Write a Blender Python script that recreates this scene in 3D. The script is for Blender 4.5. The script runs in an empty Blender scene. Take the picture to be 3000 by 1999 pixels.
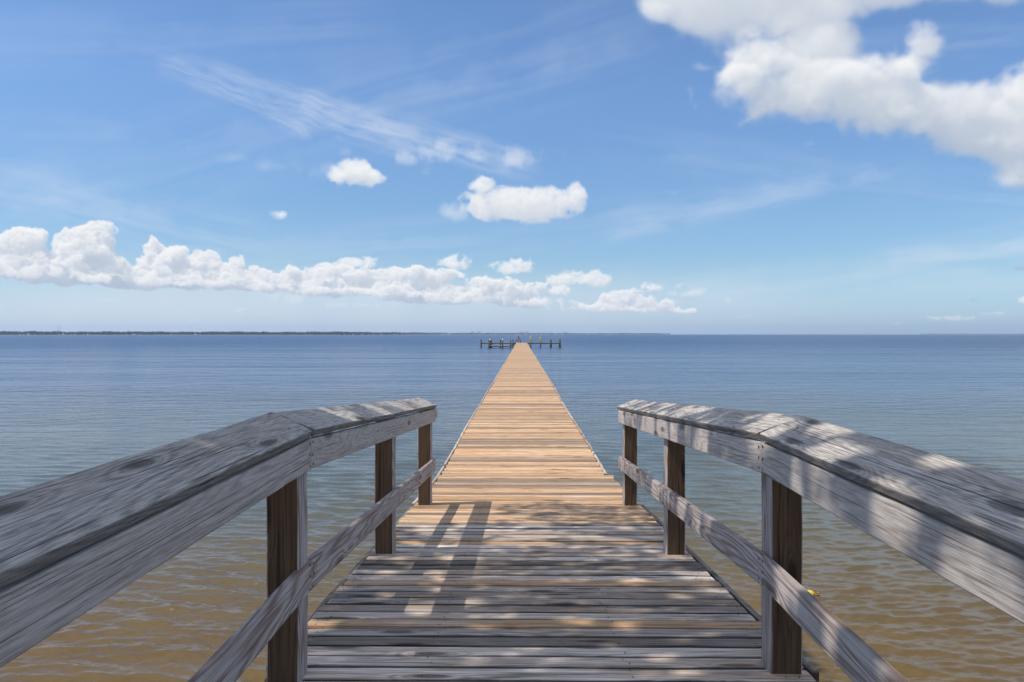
import bpy, math, random
import numpy as np
from mathutils import Vector, Matrix
# ============================ camera, sky, sun, exposure =====================================
# World: +Y runs along the pier away from the beach, X to the right, water level z = 0.
SC = bpy.context.scene
CAMZ = 3.10
FPX = 2275.0                       # focal length in pixels of the 3000 px wide photograph
cam_d = bpy.data.cameras.new('camera'); cam = bpy.data.objects.new('camera', cam_d)
SC.collection.objects.link(cam); SC.camera = cam
cam_d.sensor_width = 36.0; cam_d.lens = FPX / 3000 * 36
cam_d.clip_start = .05; cam_d.clip_end = 60000
cam.location = (0, 0, CAMZ)
cam.rotation_euler = (math.radians(90) - math.atan(20.0 / FPX), math.radians(0.0), math.atan(28.0 / FPX))
SUN = Vector((-.555, -.13, 1.0)).normalized()      # direction towards the sun
SUN_EL = math.asin(SUN.z); SUN_AZ = math.atan2(SUN.x, SUN.y)
SKY_STRENGTH = .14; CLOUD_GAIN = 6.9
SC.view_settings.view_transform = 'Standard'; SC.view_settings.look = 'None'
SC.view_settings.exposure = 0.0; SC.view_settings.gamma = 1.0
SC.cycles.use_adaptive_sampling = True; SC.cycles.adaptive_threshold = .01
SC.cycles.use_denoising = True; SC.cycles.denoising_prefilter = 'ACCURATE'
SC.cycles.max_bounces = 6; SC.cycles.diffuse_bounces = 3; SC.cycles.glossy_bounces = 3; SC.cycles.volume_bounces = 1
sd = bpy.data.lights.new('sun', 'SUN'); sd.energy = 3.7; sd.angle = math.radians(.53); sd.color = (1.0, .95, .87)
sun = bpy.data.objects.new('sun', sd); SC.collection.objects.link(sun)
sun.rotation_euler = SUN.to_track_quat('Z', 'Y').to_euler(); sun.location = (-20, -5, 40)

HAZE = 7e-5

# ---- cloud map over azimuth -62..62 deg, elevation -1..41 deg -------------------------------
AZ0, AZ1, EL0, EL1 = -62.0, 62.0, -1.0, 41.0
CW, CH = 2976, 1008
def cloud_map():
    rs = np.random.RandomState(11)
    def spline_mat(n, k):
        x = (np.arange(n) + .5) / n * (k - 3) + 1.0
        i = np.floor(x).astype(int); f = x - i
        M = np.zeros((n, k + 1), np.float32); r = np.arange(n)
        w = [(1-f)**3/6, (3*f**3-6*f**2+4)/6, (-3*f**3+3*f**2+3*f+1)/6, f**3/6]
        for j in range(4):
            M[r, np.clip(i - 1 + j, 0, k)] += w[j]
        return M
    def noise(cell_x, cell_y=None):
        cell_y = cell_y or cell_x
        kx = int(CW / cell_x) + 4; ky = int(CH / cell_y) + 4
        R = rs.uniform(-1, 1, (ky + 1, kx + 1)).astype(np.float32)
        return (spline_mat(CH, ky) @ R @ spline_mat(CW, kx).T) * 1.9
    def fbm(cell, octs, gain=.5, billow=False, asp=1.0):
        s = 0; a = 1; t = 0
        for o in range(octs):
            n = noise(cell * asp, cell)
            if billow: n = 1 - 2.2 * np.abs(n) ** .8
            s = s + a * n; t += a; a *= gain; cell *= .5
        return s / t
    az = (AZ0 + (np.arange(CW) + .5) / CW * (AZ1 - AZ0))
    el = (EL0 + (np.arange(CH) + .5) / CH * (EL1 - EL0))
    AZ, EL = np.meshgrid(np.radians(az), np.radians(el))
    F = 2275.0 / 1.275
    # gnomonic coordinates about world +Y, in units where the focal length is F (only used to lay out the cloud shapes)
    X = 1198 + F * np.tan(AZ); Y = 768 - F * np.tan(EL) / np.cos(AZ)
    X = X.astype(np.float32); Y = Y.astype(np.float32)
    def gather(A, dx, dy):                 # bilinear lookup at a warped position (pixels)
        jx = np.clip(np.arange(CW)[None, :] + dx, 0, CW - 1.01); jy = np.clip(np.arange(CH)[:, None] + dy, 0, CH - 1.01)
        ix = jx.astype(np.int32); iy = jy.astype(np.int32); fx = jx - ix; fy = jy - iy
        return (A[iy, ix]*(1-fx)+A[iy, ix+1]*fx)*(1-fy) + (A[iy+1, ix]*(1-fx)+A[iy+1, ix+1]*fx)*fy
    def blur(A, n):
        if n < 1: return A
        k = np.ones(2*n+1) / (2*n+1)
        for _ in range(2):
            P = np.pad(A, ((n, n), (0, 0)), mode='edge'); c = np.cumsum(np.vstack([np.zeros((1, P.shape[1]), P.dtype), P]), 0, dtype=np.float64)
            A = ((c[2*n+1:] - c[:-2*n-1]) / (2*n+1)).astype(np.float32)
            P = np.pad(A, ((0, 0), (n, n)), mode='edge'); c = np.cumsum(np.hstack([np.zeros((P.shape[0], 1), P.dtype), P]), 1, dtype=np.float64)
            A = ((c[:, 2*n+1:] - c[:, :-2*n-1]) / (2*n+1)).astype(np.float32)
        return A
    w1 = fbm(90, 5); w2 = fbm(90, 5); w3 = fbm(24, 4); w4 = fbm(24, 4)

    def colrange(cx, rx):                  # columns whose X lies near cx
        a0 = math.degrees(math.atan((cx - rx - 1198) / F)); a1 = math.degrees(math.atan((cx + rx - 1198) / F))
        return max(0, int((a0 - AZ0) / (AZ1 - AZ0) * CW) - 2), min(CW, int((a1 - AZ0) / (AZ1 - AZ0) * CW) + 3)
    def rowrange(cy, ry, cx):
        q = math.hypot(F, cx - 1198)
        e0 = math.degrees(math.atan((768 - cy - ry) / q)) * .9 - 1; e1 = math.degrees(math.atan((768 - cy + ry) / q)) * 1.1 + 1
        return max(0, int((e0 - EL0) / (EL1 - EL0) * CH) - 2), min(CH, int((e1 - EL0) / (EL1 - EL0) * CH) + 3)
    def ell(lst, Xw, Yw):
        m = np.full(X.shape, -40., np.float32)
        for (cx, cy, rx, ry, *r) in lst:
            rb = r[0] if r else ry
            x0, x1 = colrange(cx, 2.2*rx + 50); y0, y1 = rowrange(cy, 2.2*max(ry, rb) + 50, cx)
            if x1 <= x0 or y1 <= y0: continue
            w = (slice(y0, y1), slice(x0, x1))
            sx = np.abs(Xw[w] - cx) / rx; dy = cy - Yw[w]
            sy = np.where(dy > 0, dy / ry, -dy / rb)
            d = (1 - np.sqrt(sx**2 + sy**2)) * min(rx, (ry + rb) / 2)
            m[w] = np.maximum(m[w], d)
        return m
    RGB = np.zeros((CH, CW, 3), np.float32); A = np.zeros((CH, CW), np.float32)
    def over(col, a):
        nonlocal RGB, A
        RGB = RGB * (1 - a[..., None]) + col * a[..., None]; A = A * (1 - a) + a
    def mixc(s, lo, hi):
        return np.array(lo, np.float32) * (1 - s[..., None]) + np.array(hi, np.float32) * s[..., None]
    sm = lambda e0, e1, v: (lambda t: t * t * (3 - 2 * t))(np.clip((v - e0) / (e1 - e0), 0, 1))
    HI = (1.0, 1.0, 1.0); LO = (.42, .50, .62)
    # --- cirrus veils and streaks
    c = np.zeros_like(X); RS = rs.uniform(-1, 1, (400, 80)).astype(np.float32)
    def streak(x0, y0, x1, y1, wid, amt, asp=14, cell=5, soft=1.0):
        L = math.hypot(x1-x0, y1-y0); ux, uy = (x1-x0)/L, (y1-y0)/L
        cx = (x0+x1)/2; p0, p1 = colrange(cx, abs(x1-x0)/2 + wid + 30); q0, q1 = rowrange((y0+y1)/2, abs(y1-y0)/2 + wid + 50, cx)
        w = (slice(q0, q1), slice(p0, p1)); Xs = X[w]; Ys = Y[w]
        s = (Xs-x0)*ux + (Ys-y0)*uy; t = -(Xs-x0)*uy + (Ys-y0)*ux + 10*w1[w]
        env = np.clip(1-(t/wid)**2, 0, 1)**soft * sm(-.05, .12, s/L) * sm(1.08, .85, s/L)
        def look(ss, tt):
            a = (ss/asp/cell) % 78; b = (tt/cell + 200) % 398
            ia = a.astype(int); ib = b.astype(int); fa = a-ia; fb = b-ib
            fa = fa*fa*(3-2*fa); fb = fb*fb*(3-2*fb)
            return (RS[ib, ia]*(1-fa)+RS[ib, ia+1]*fa)*(1-fb)+(RS[ib+1, ia]*(1-fa)+RS[ib+1, ia+1]*fa)*fb
        n = .5*look(s, t + 9*w3[w]) + .25*look(s*2+50, t*2.1+9*w3[w]) + .10*look(s*3+9, t*4.1)
        c[w] += env * amt * np.clip(.5 + .9*n + .5*w1[w] + .3*w3[w], 0, 1)
    for k in [(330,130,960,345,44,.20),(470,150,800,255,24,.14),(585,240,715,318,22,.20,14,5),(680,235,1230,395,50,.28,14,9),(430,190,640,260,18,.14),
              (-200,385,590,560,80,.20,18,14),(-200,300,300,300,60,.07,18,14),(1330,560,2080,380,30,.13,18,12),(1380,520,1900,430,44,.12,18,14),
              (2000,600,2500,565,26,.22,14,12),(1900,660,2600,640,40,.2,14,14),(1900,140,2500,60,60,.12,18,14),(900,240,1500,100,60,.07,18,14)]:
        streak(*k)
    for k in [(-300,560,1500,60,150,.10,20,20),(100,640,1700,480,70,.12,20,14),(-300,120,900,60,90,.08,20,18),(1500,700,2600,520,60,.16,20,14),(1350,330,2500,480,70,.10,20,16)]: streak(*k)
    veil = sm(590, 700, Y + 12*w1) * sm(2300, 900, X) * (.48 + .16*w1)
    c = c + np.clip(veil, 0, 1)
    over(np.array((.80, .86, .95), np.float32) * np.ones((CH, CW, 3), np.float32), np.clip(c, 0, .8))
    # --- horizon bank
    tx = [-900,-500,-250,-100,0,50,85,105,130,160,200,230,250,280,300,320,345,380,410,450,480,500,512,540,575,605,640,665,700,740,790,850,900,950,1000,1060,1120,1180,1240,1290,1350,1410,1480,1540,1600,1660,1720]
    ty = [500,560,520,545,528,519,530,562,548,521,512,508,540,566,575,549,541,562,570,577,590,604,582,574,592,607,612,596,599,606,604,606,616,614,628,632,641,650,662,662,670,672,690,690,706,714,730]
    bx = [-900,0,120,400,560,850,1100,1300,1500,1720]; by = [640,640,652,668,664,690,696,710,716,728]
    top = np.interp(X, tx, ty).astype(np.float32); bas = np.interp(X, bx, by).astype(np.float32)
    def noise3(nz, ny, nx, cell, zc):
        kz = int(nz / zc) + 4; ky = int(ny / cell) + 4; kx = int(nx / cell) + 4
        R = rs.uniform(-1, 1, (kz + 1, ky + 1, kx + 1)).astype(np.float32)
        R = np.einsum('za,ayx->zyx', spline_mat(nz, kz), R, optimize=True)
        R = np.matmul(R, spline_mat(nx, kx).T)
        return np.matmul(spline_mat(ny, ky)[None], R) * 2.4
    def volume(D, win, step, nz, dz, cells, amp, soft, k, ext, lo, hi, dm=None, amb=.30, gain=1.0, zr=1.0, bil_w=.75, dmax=45, lx=-.45):
        """light a cloud as a slab of nz planes behind the mask D (distance inside the outline, display units)"""
        (X0, X1, Y0, Y1) = win
        p0 = max(0, int((math.degrees(math.atan((X0-1198)/F))-AZ0)/(AZ1-AZ0)*CW)); p1 = min(CW, int((math.degrees(math.atan((X1-1198)/F))-AZ0)/(AZ1-AZ0)*CW))
        q0 = max(0, int((math.degrees(math.atan((768-Y1)/F))*.82-EL0)/(EL1-EL0)*CH)); q1 = min(CH, int((math.degrees(math.atan((768-Y0)/F))-EL0)/(EL1-EL0)*CH))
        Dw = D[q0:q1:step, p0:p1:step]; ny, nx = Dw.shape; u = 1.3 * step          # display units per cell
        N = np.zeros((nz, ny, nx), np.float32); am = 1.; tot = 0.
        for c in cells:
            n = noise3(nz, ny, nx, max(c/u, 1.6), max(c/dz, 1.01))
            n = bil_w * (1 - 2.0*np.abs(n)) + (1-bil_w) * n
            N += am * n; tot += am; am *= .62
        N -= N.mean(); N /= N.std() + 1e-6
        z = (np.arange(nz) - nz*.5 + .5) * dz
        Dc = dmax * np.tanh(np.maximum(Dw, -60) / dmax)
        dens = Dc[None] - zr*np.abs(z)[:, None, None] + .62 * amp * N * np.clip(Dc/dmax*3 + 1.3, 0, 1)[None]
        dens = sm(0, soft, dens)
        if dm is not None: dens *= dm[q0:q1:step, p0:p1:step][None]
        tau = np.zeros_like(dens); prev = np.zeros((nz, nx), np.float32); fx = abs(lx); fz = .22 * u / dz
        for j in range(ny-1, -1, -1):
            sft = prev * (1-fx); sft[:, 1:] += prev[:, :-1] * fx
            s2 = sft * (1-fz); s2[1:] += sft[:-1] * fz
            tau[:, j] = s2; prev = s2 + dens[:, j] * u
        Tr = np.ones((ny, nx), np.float32); acc = np.zeros((ny, nx), np.float32)
        for i in range(nz):
            al = 1 - np.exp(-dens[i] * ext * dz)
            L = .55*np.exp(-3.2*k*tau[i]) + .45*np.exp(-.6*k*tau[i])
            acc += Tr * al * L; Tr *= 1 - al
        a = 1 - Tr; sh = np.clip(amb + (1-amb) * gain * acc / np.maximum(a, 1e-3), 0, 1)
        if step > 1:
            a = np.repeat(np.repeat(a, step, 0), step, 1); sh = np.repeat(np.repeat(sh, step, 0), step, 1)
            a = blur(a, 1); sh = blur(sh, 1)
        A2 = np.zeros((CH, CW), np.float32); S2 = np.zeros((CH, CW), np.float32)
        h = min(a.shape[0], CH-q0); wd = min(a.shape[1], CW-p0)
        A2[q0:q0+h, p0:p0+wd] = a[:h, :wd]; S2[q0:q0+h, p0:p0+wd] = sh[:h, :wd]
        over(mixc(S2, lo, hi), A2)
    LO1 = (.44, .53, .66)
    Xw, Yw = X + 3.5*w1 + 1.5*w3, Y + 2.5*w2 + 1.5*w4
    # puffs behind the bank
    m = np.maximum(ell([(820,606,62,20,14),(1043,608,42,26,16),(1175,622,64,24,12),(1195,608,34,18),(-300,590,120,60,40)], Xw, Yw),
                   ell([(1290,648,45,28,12),(1345,645,60,30,14),(1375,650,35,24,12),(1490,660,40,16,8),(1455,668,40,12,6)], Xw, Yw))
    m2 = ell([(1590,672,60,16,10),(1560,655,30,10),(1650,690,44,9),(980,622,70,10),(1500,690,60,12)], Xw, Yw)
    volume(np.maximum(m, m2) - 1, (-400, 1720, 540, 720), 1, 14, 4.0, (22, 11, 5.5, 3), 6, 7, .05, .14, (.50,.58,.70), (1, 1, 1), dm=np.where(m > m2, 1.0, .28).astype(np.float32), dmax=22, gain=1.15)
    # the bank
    top2 = np.interp(Xw, tx, ty).astype(np.float32); bas2 = np.interp(X, bx, by).astype(np.float32) + 3*w2 + 2*w3
    hgt = np.maximum(bas2 - top2, 1)
    tur = ell([(55,556,52,34,60),(20,560,60,34,60),(195,552,62,40,60),(230,545,34,34,50),(150,570,50,34,50),(345,582,34,38,50),(385,590,50,30,40),(450,602,52,26,30),(545,602,34,27,30),(590,615,40,20,30),
               (680,620,40,22,30),(730,625,40,20,30),(800,628,50,18,20),(930,632,44,18,20),(1000,640,50,16,20),(1130,655,50,16,20),(1210,668,44,14,16),(1290,678,44,14,14),(1400,686,50,14,14),(1490,698,50,12,12),(1590,712,44,9,9),(-150,560,90,50,60),(-420,575,100,50,60)], Xw, Yw)
    Db = np.minimum((Yw - top2 - 16) * .75, (bas2 - Y) * 1.6); Db = np.maximum(Db, np.minimum(tur, (bas2 - Y) * 1.6)); Db = np.where(X > 1735, -40, np.minimum(Db, (1735 - X) * .2))
    volume(Db + 3, (-900, 1760, 490, 735), 1, 22, 4.2, (44, 22, 11, 5.5, 3), 13, 5, .042, .22, LO1, (1, 1, 1), dmax=30, gain=1.04, zr=.85, amb=.0)
    # lower front row of the bank: smaller heaps in front of its foot
    m = ell([(60,628,110,22,12),(330,645,70,20,12),(200,640,70,18,10),(470,650,80,16,10),(620,662,50,14,10),(740,668,70,14,12),(900,676,70,14,10),(1060,690,90,12,8),(1230,698,80,12,8),(1420,710,160,10,7),(-200,630,160,20,12),(-500,630,160,20,12)], Xw, Yw)
    volume(m, (-900, 1700, 590, 740), 1, 12, 3.5, (26, 13, 6, 3), 8, 6, .055, .13, LO1, (1, 1, 1), dmax=16, gain=1.1, amb=.25)
    m = ell([(1740,734,44,5),(1700,727,34,6),(240,711,30,6),(545,712,24,7),(690,690,44,14),(660,684,50,9),(430,737,34,5),(1180,740,34,4),(820,702,120,7),(240,690,60,4),(350,706,50,4)], Xw, Yw)
    volume(m, (0, 1800, 670, 760), 1, 8, 3, (16, 8, 4), 6, 8, .05, .10, (.62,.68,.78), (1, 1, 1), dm=np.full(X.shape, .30, np.float32), dmax=10)
    # dark scraps and low clouds on the right
    m = ell([(2330,618,26,10),(2300,612,12,8),(2352,622,20,8),(1840,628,14,3),(1970,716,18,4),(2230,690,14,4),(2250,714,40,4)], X+6*w1, Y+3*w2)
    over(np.ones((CH, CW, 3), np.float32) * np.array((.40,.51,.66), np.float32), sm(0, 6, m + 5*w3 - 1) * .50)
    m = ell([(2190,732,48,8,5),(2150,730,26,5),(2275,718,26,8),(2300,708,30,9),(2345,692,34,18,10),(2420,680,60,26,14),(2050,744,26,4)], Xw, Yw)
    volume(m, (2000, 2700, 640, 760), 1, 8, 3, (16, 8, 4), 6, 6, .06, .15, (.50,.58,.70), (1, 1, .98), dm=np.full(X.shape, .6, np.float32), dmax=12)
    # --- clouds half way up
    Xm, Ym = X + 8*w1 + 3*w3, Y + 7*w2 + 3*w4
    m = ell([(1110,362,125,20,12),(1030,338,44,22),(1040,350,90,22),(1185,366,32,32,18),(940,362,44,14),(985,395,26,6),(785,350,36,9),(612,376,20,13),(645,378,24,7),(540,358,20,6),(1045,486,32,20),(735,394,46,15),(760,388,34,12)], Xm, Ym)
    volume(m + 8, (480, 1300, 300, 530), 1, 12, 5, (36, 18, 9, 4.5), 12, 30, .03, .035, (.66,.74,.86), (.98, .99, 1), dm=np.where(X < 860, .35, .9).astype(np.float32), dmax=20, bil_w=.3)
    m = ell([(825,396,54,34,34),(855,402,36,26),(780,404,54,22),(735,394,34,10),(1205,466,145,42,48),(1108,426,34,28,30),(1100,470,46,36),(1326,448,36,38,44),(1268,446,40,24),(1105,484,40,30),(660,494,34,15,10)], Xm, Ym)
    volume(m, (600, 1420, 340, 540), 1, 20, 5, (50, 25, 12, 6, 3), 11, 13, .030, .10, (.50,.58,.69), (1, 1, 1), dmax=36, gain=1.12, bil_w=.4, amb=.22)
    # --- big near cloud, upper right
    Xb, Yb = X + 24*w1 + 6*w3, Y + 20*w2 + 6*w4
    up = [(1620,-20,150,110),(1800,-10,260,120),(1540,20,70,50),(2090,-75,300,140),(2230,-60,180,125),(1720,70,110,50),(1880,110,120,90),(1650,10,90,85)]
    low = [(1690,185,95,85),(1740,150,95,55),(1790,190,120,80),(1730,240,34,34),(1830,205,150,75),(1960,200,150,62),(2010,150,60,30),(2070,165,100,50),(2120,125,50,40),(2060,255,140,62),
           (2160,285,110,62),(2190,345,80,52),(2150,370,40,24),(2240,300,150,95),(2050,235,170,75),(2330,235,80,62),(2420,270,150,120),(2350,395,80,44),(1990,300,40,16),(2600,200,200,160)]
    m = ell(up, Xb, Yb); m = np.where(m > 0, m * 2.0, m)
    volume(m + 8, (1340, 2700, -400, 300), 2, 20, 13, (130, 65, 32, 16, 8), 38, 62, .020, .036, (.50,.57,.68), (.98, .99, 1), dmax=110, gain=1.1, bil_w=.35, amb=.12)
    m = ell(low, Xb, Yb); m = np.where(m > 0, m * 1.5, m)
    volume(m + 11, (1500, 2900, -100, 480), 2, 18, 10, (110, 55, 28, 14, 7), 36, 50, .028, .044, (.45,.53,.65), (1, 1, 1), dmax=85, gain=1.1, bil_w=.5, amb=.02)
    # faint wisps left of the big cloud
    m = ell([(1600,150,40,14),(1575,210,14,30),(1590,235,10,16),(2300,420,70,22),(1860,350,40,14),(1690,440,40,9),(1540,430,20,8)], Xb, Yb)
    over(np.ones((CH, CW, 3), np.float32) * np.array((.80,.85,.94), np.float32), sm(0, 22, m + 9*w3 - 2) * .38)
    A = np.clip(A, 0, 1); RGB = RGB / np.maximum(A, 1e-4)[..., None]
    return np.dstack([np.clip(RGB, 0, 1), A]).astype(np.float32)

class NT:
    """tiny helper for node trees"""
    def __init__(s, tree): s.t = tree; s.n = tree.nodes; s.l = tree.links
    def new(s, typ, **kw):
        n = s.n.new(typ)
        for k, v in kw.items(): setattr(n, k, v)
        return n
    def put(s, sock, v):
        if isinstance(v, bpy.types.NodeSocket): s.l.new(v, sock)
        elif v is not None: sock.default_value = v
    def math(s, op, a, b=None, c=None, clamp=False):
        n = s.new('ShaderNodeMath', operation=op, use_clamp=clamp)
        for i, v in enumerate((a, b, c)):
            if v is not None: s.put(n.inputs[i], v)
        return n.outputs[0]
    def vmath(s, op, a, b=None):
        n = s.new('ShaderNodeVectorMath', operation=op); s.put(n.inputs[0], a)
        if b is not None: s.put(n.inputs[1], b)
        return n.outputs[0]
    def noise(s, vec, scale=1.0, detail=2.0, rough=.5, dist=0.0):
        n = s.new('ShaderNodeTexNoise'); s.put(n.inputs['Vector'], vec)
        n.inputs['Scale'].default_value = scale; n.inputs['Detail'].default_value = detail
        n.inputs['Roughness'].default_value = rough; n.inputs['Distortion'].default_value = dist
        return n.outputs['Fac']
    def smooth(s, v, lo, hi, a=0.0, b=1.0):
        n = s.new('ShaderNodeMapRange', interpolation_type='SMOOTHSTEP'); s.put(n.inputs[0], v)
        n.inputs[1].default_value = lo; n.inputs[2].default_value = hi; n.inputs[3].default_value = a; n.inputs[4].default_value = b
        return n.outputs[0]
    def mix(s, f, a, b, mode='MIX'):
        n = s.new('ShaderNodeMix', data_type='RGBA', blend_type=mode)
        s.put(n.inputs[0], f)
        for i, v in ((6, a), (7, b)):
            if not isinstance(v, bpy.types.NodeSocket): v = (v[0], v[1], v[2], 1)
            s.put(n.inputs[i], v)
        return n.outputs[2]

def make_world():
    w = bpy.data.worlds.new('World'); SC.world = w; w.use_nodes = True
    T = NT(w.node_tree); T.n.clear()
    sky = T.new('ShaderNodeTexSky', sky_type='NISHITA'); sky.sun_disc = False
    sky.sun_elevation = SUN_EL; sky.sun_rotation = SUN_AZ
    sky.altitude = 0; sky.air_density = 1.0; sky.dust_density = .55; sky.ozone_density = 3.0
    M = cloud_map()
    img = bpy.data.images.new('cloud_cover', CW, CH, alpha=True, float_buffer=True)
    img.colorspace_settings.name = 'Non-Color'; img.alpha_mode = 'CHANNEL_PACKED'
    img.pixels.foreach_set(M.ravel()); img.update()
    try: img.pack()
    except Exception: pass
    tc = T.new('ShaderNodeTexCoord'); sep = T.new('ShaderNodeSeparateXYZ'); T.l.new(tc.outputs['Generated'], sep.inputs[0])
    x, y, z = sep.outputs
    az = T.math('ARCTAN2', x, y)
    hyp = T.math('SQRT', T.math('ADD', T.math('MULTIPLY', x, x), T.math('MULTIPLY', y, y)))
    el = T.math('ARCTAN2', z, hyp)
    u = T.math('MULTIPLY_ADD', az, 180/math.pi/(AZ1-AZ0), -AZ0/(AZ1-AZ0))
    v = T.math('MULTIPLY_ADD', el, 180/math.pi/(EL1-EL0), -EL0/(EL1-EL0))
    v = T.math('MINIMUM', T.math('MAXIMUM', v, .002), .998)
    cx = T.new('ShaderNodeCombineXYZ'); T.l.new(u, cx.inputs[0]); T.l.new(v, cx.inputs[1])
    it = T.new('ShaderNodeTexImage', image=img, interpolation='Cubic', extension='MIRROR'); T.l.new(cx.outputs[0], it.inputs[0])
    a = T.math('MULTIPLY', it.outputs['Alpha'], T.smooth(el, math.radians(40.5), math.radians(36)))
    cl = T.vmath('SCALE', it.outputs['Color']); cl.node.inputs['Scale'].default_value = CLOUD_GAIN
    tint = T.mix(T.smooth(el, math.radians(-.5), math.radians(5)), (.64, .84, 1.20), (.65, .80, .94))
    tint = T.mix(T.smooth(el, math.radians(7), math.radians(19)), tint, SKY_TINT)
    skyc = T.mix(1.0, sky.outputs[0], tint, 'MULTIPLY')
    # broken cloud added overhead, out of view, to lift the light on shaded wood
    ov = T.noise(tc.outputs['Generated'], 3.2, 5, .55, .3)
    ov = T.math('MULTIPLY', T.smooth(ov, .40, .56), T.smooth(el, math.radians(36), math.radians(46)))
    hi = T.mix(T.smooth(ov, .2, 1.0), (CLOUD_GAIN*.80, CLOUD_GAIN*.86, CLOUD_GAIN*.95), (CLOUD_GAIN*1.05, CLOUD_GAIN*1.03, CLOUD_GAIN))
    col = T.mix(T.math('MULTIPLY', ov, .92), T.mix(a, skyc, cl), hi)
    bg = T.new('ShaderNodeBackground'); T.l.new(col, bg.inputs[0]); bg.inputs[1].default_value = SKY_STRENGTH
    out = T.new('ShaderNodeOutputWorld'); T.l.new(bg.outputs[0], out.inputs[0])
    w.cycles.sampling_method = 'MANUAL'; w.cycles.sample_map_resolution = 1024
SKY_TINT = (.77, .92, 1.08)
make_world()

# ============================ helpers =========================================================
RND = random.Random(7); NR = np.random.RandomState(5)
COL = SC.collection
def px(x, Y): return (x - 1528.0) / FPX * Y               # lateral position of photo column x at distance Y
def pz(y, Y): return CAMZ - (y - 980.0) / FPX * Y         # height of photo row y at distance Y

def tag(o, label=None, cat=None, group=None, kind=None):
    for k, v in (('label', label), ('category', cat), ('group', group), ('kind', kind)):
        if v: o[k] = v
    return o
def empty(name, loc, rz=0.0):
    o = bpy.data.objects.new(name, None); COL.objects.link(o); o.location = loc; o.rotation_euler = (0, 0, rz)
    o.empty_display_size = .1; return o

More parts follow.
